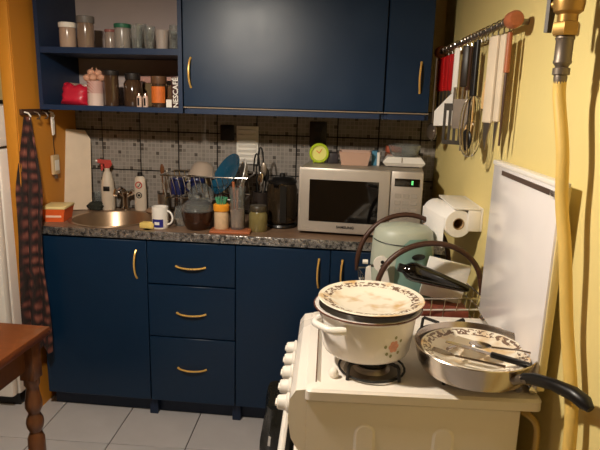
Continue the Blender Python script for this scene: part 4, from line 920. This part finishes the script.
bx(-.007, .007, -.027, .027, -.24, .005, bev=.006).build('handle', mat('cream_handle', (222, 204, 178), .5), t); blade_prism([(-.022, -.24), (.022, -.24), (.018, -.285), (0, -.32), (-.006, -.28)]).build('blade', DSTEEL, t)
t = ut('cream_knife', 'slim cream handled knife beside the long serving knife', -1.148, 'knife', 0, -.05, rz=.2)
bx(-.006, .006, -.017, .017, -.235, .005, bev=.005).build('handle', mat('cream_handle', (222, 204, 178), .5), t); blade_prism([(-.01, -.235), (.01, -.235), (.01, -.27), (.004, -.32)]).build('blade', DSTEEL, t)
t = ut('thin_steel', 'thin dark sharpening steel, last thing on the rail by its wooden end', -1.178, 'steel', 0, -.045)
MB().tube([(0, 0, .005), (0, 0, -.1)], [.007, .008], 10).build('handle', WOODR, t); MB().tube([(0, 0, -.1), (0, 0, -.3)], [.0045, .003], 8).build('rod', BROWNB, t)

# ---------------------------------------------------------------- paper towel holder
ph = thing('towel_holder', 'white plastic paper towel holder on the yellow wall', 'holder', W(0, -.80, 1.10), TH)
bx(-.008, 0, -.135, .135, -.03, .05, bev=.003).build('back_plate', WPLAST, ph); bx(-.10, -.008, -.135, .135, .042, .05, bev=.003).build('top_plate', WPLAST, ph)
for y in (-.135, .127): bx(-.05, -.008, y, y+.008, -.03, .042, bev=.003).build('side_arm', WPLAST, ph)
pr = thing('paper_roll', 'white paper towel roll held by the wall holder', 'paper roll', W(-.098, -.815, 1.094), TH, None, (PI/2, 0, TH+.16))
lat([(.02, -.118), (.046, -.118), (.048, -.114), (.048, .114), (.046, .118), (.02, .118)], 40, closed=True).build('paper', PAPER, pr)
lat([(.0175, -.119), (.02, -.119), (.02, .119), (.0175, .119)], 28, closed=True).build('cardboard_core', mat('cardboard', (170, 140, 104), .8), pr)
bx(-.049, -.0475, -.085, .02, -.112, .112, bev=.0005).xf(Matrix.Identity(4)).build('loose_sheet', PAPER, pr)

# ---------------------------------------------------------------- gas valve and hose
gv = thing('gas_valve', 'brass gas valve with a grey lever on the yellow wall', 'valve', W(-.072, -1.63, 1.53), TH)
lat([(0, 0), (.012, 0), (.013, .012), (.0125, .016), (.0165, .018), (.0165, .03), (.012, .032), (.014, .036), (.0175, .04), (.0175, .044), (.0165, .046), (.0165, .082), (.0185, .086), (.0175, .09), (0, .09)], 24).build('hose_coupling', GREYM, gv)
lat([(0, .091), (.024, .091), (.026, .095), (.026, .112), (.024, .116), (0, .116)], 6).build('hex_nut', BRONZE, gv)
lat([(0, .117), (.019, .117), (.019, .13), (.027, .136), (.029, .15), (.029, .165), (.024, .176), (.022, .19), (.026, .196), (.026, .225), (0, .225)], 24).build('valve_body', BRONZE, gv)
MB().tube([(0, .0, .21), (.06, 0, .215), (.075, 0, .215)], .013, 12).build('wall_pipe', BRONZE, gv)
MB().tube([(0, 0, .152), (-.014, .024, .152), (-.018, .03, .152)], .010, 12).build('valve_stem', BRONZE, gv)
MB().prism([(-.012, .2), (.008, .2), (.008, .14), (.002, .1), (-.012, .1)], -.004, .004, 'y').build('lever', mat('dark_lever', (74, 68, 62), .5, metal=.3), gv, (-.02, .034, 0), (0, 0, .6))
hs = thing('gas_hose', 'pale yellow gas hose running from the valve down past the stove', 'hose')
pts = [W(-.072, -1.63, 1.535), W(-.07, -1.632, 1.5), W(-.062, -1.66, 1.4), W(-.056, -1.672, 1.3), W(-.046, -1.695, 1.2), W(-.036, -1.722, 1.06), W(-.032, -1.765, .95), W(-.032, -1.79, .87), W(-.032, -1.8, .7), W(-.034, -1.79, .55), W(-.04, -1.74, .44), W(-.04, -1.66, .42), W(-.04, -1.55, .45)]
def smooth(P_, n=5):
    P_ = [Vector(p) for p in P_]; out = []
    for i in range(len(P_)-1):
        p0, p1, p2, p3 = P_[max(i-1, 0)], P_[i], P_[i+1], P_[min(i+2, len(P_)-1)]
        for k in range(n):
            u = k/n; out.append(.5*((2*p1)+(p2-p0)*u+(2*p0-5*p1+4*p2-p3)*u*u+(3*p1-p0-3*p2+p3)*u**3))
    return out+[P_[-1]]
MB().tube(smooth(pts), .0125, 14).build('hose', HOSE, hs)
lp = thing('gas_pipe', 'bent pale gas pipe loop behind the stove side', 'pipe')
MB().tube(smooth([W(-.068, -1.60, .80), W(-.05, -1.62, .8), W(-.03, -1.63, .775), W(-.028, -1.63, .7), W(-.03, -1.62, .55), W(-.04, -1.55, .49)]), .008, 10).build('pipe', mat('old_pipe', (190, 160, 92), .4, metal=.3), lp)
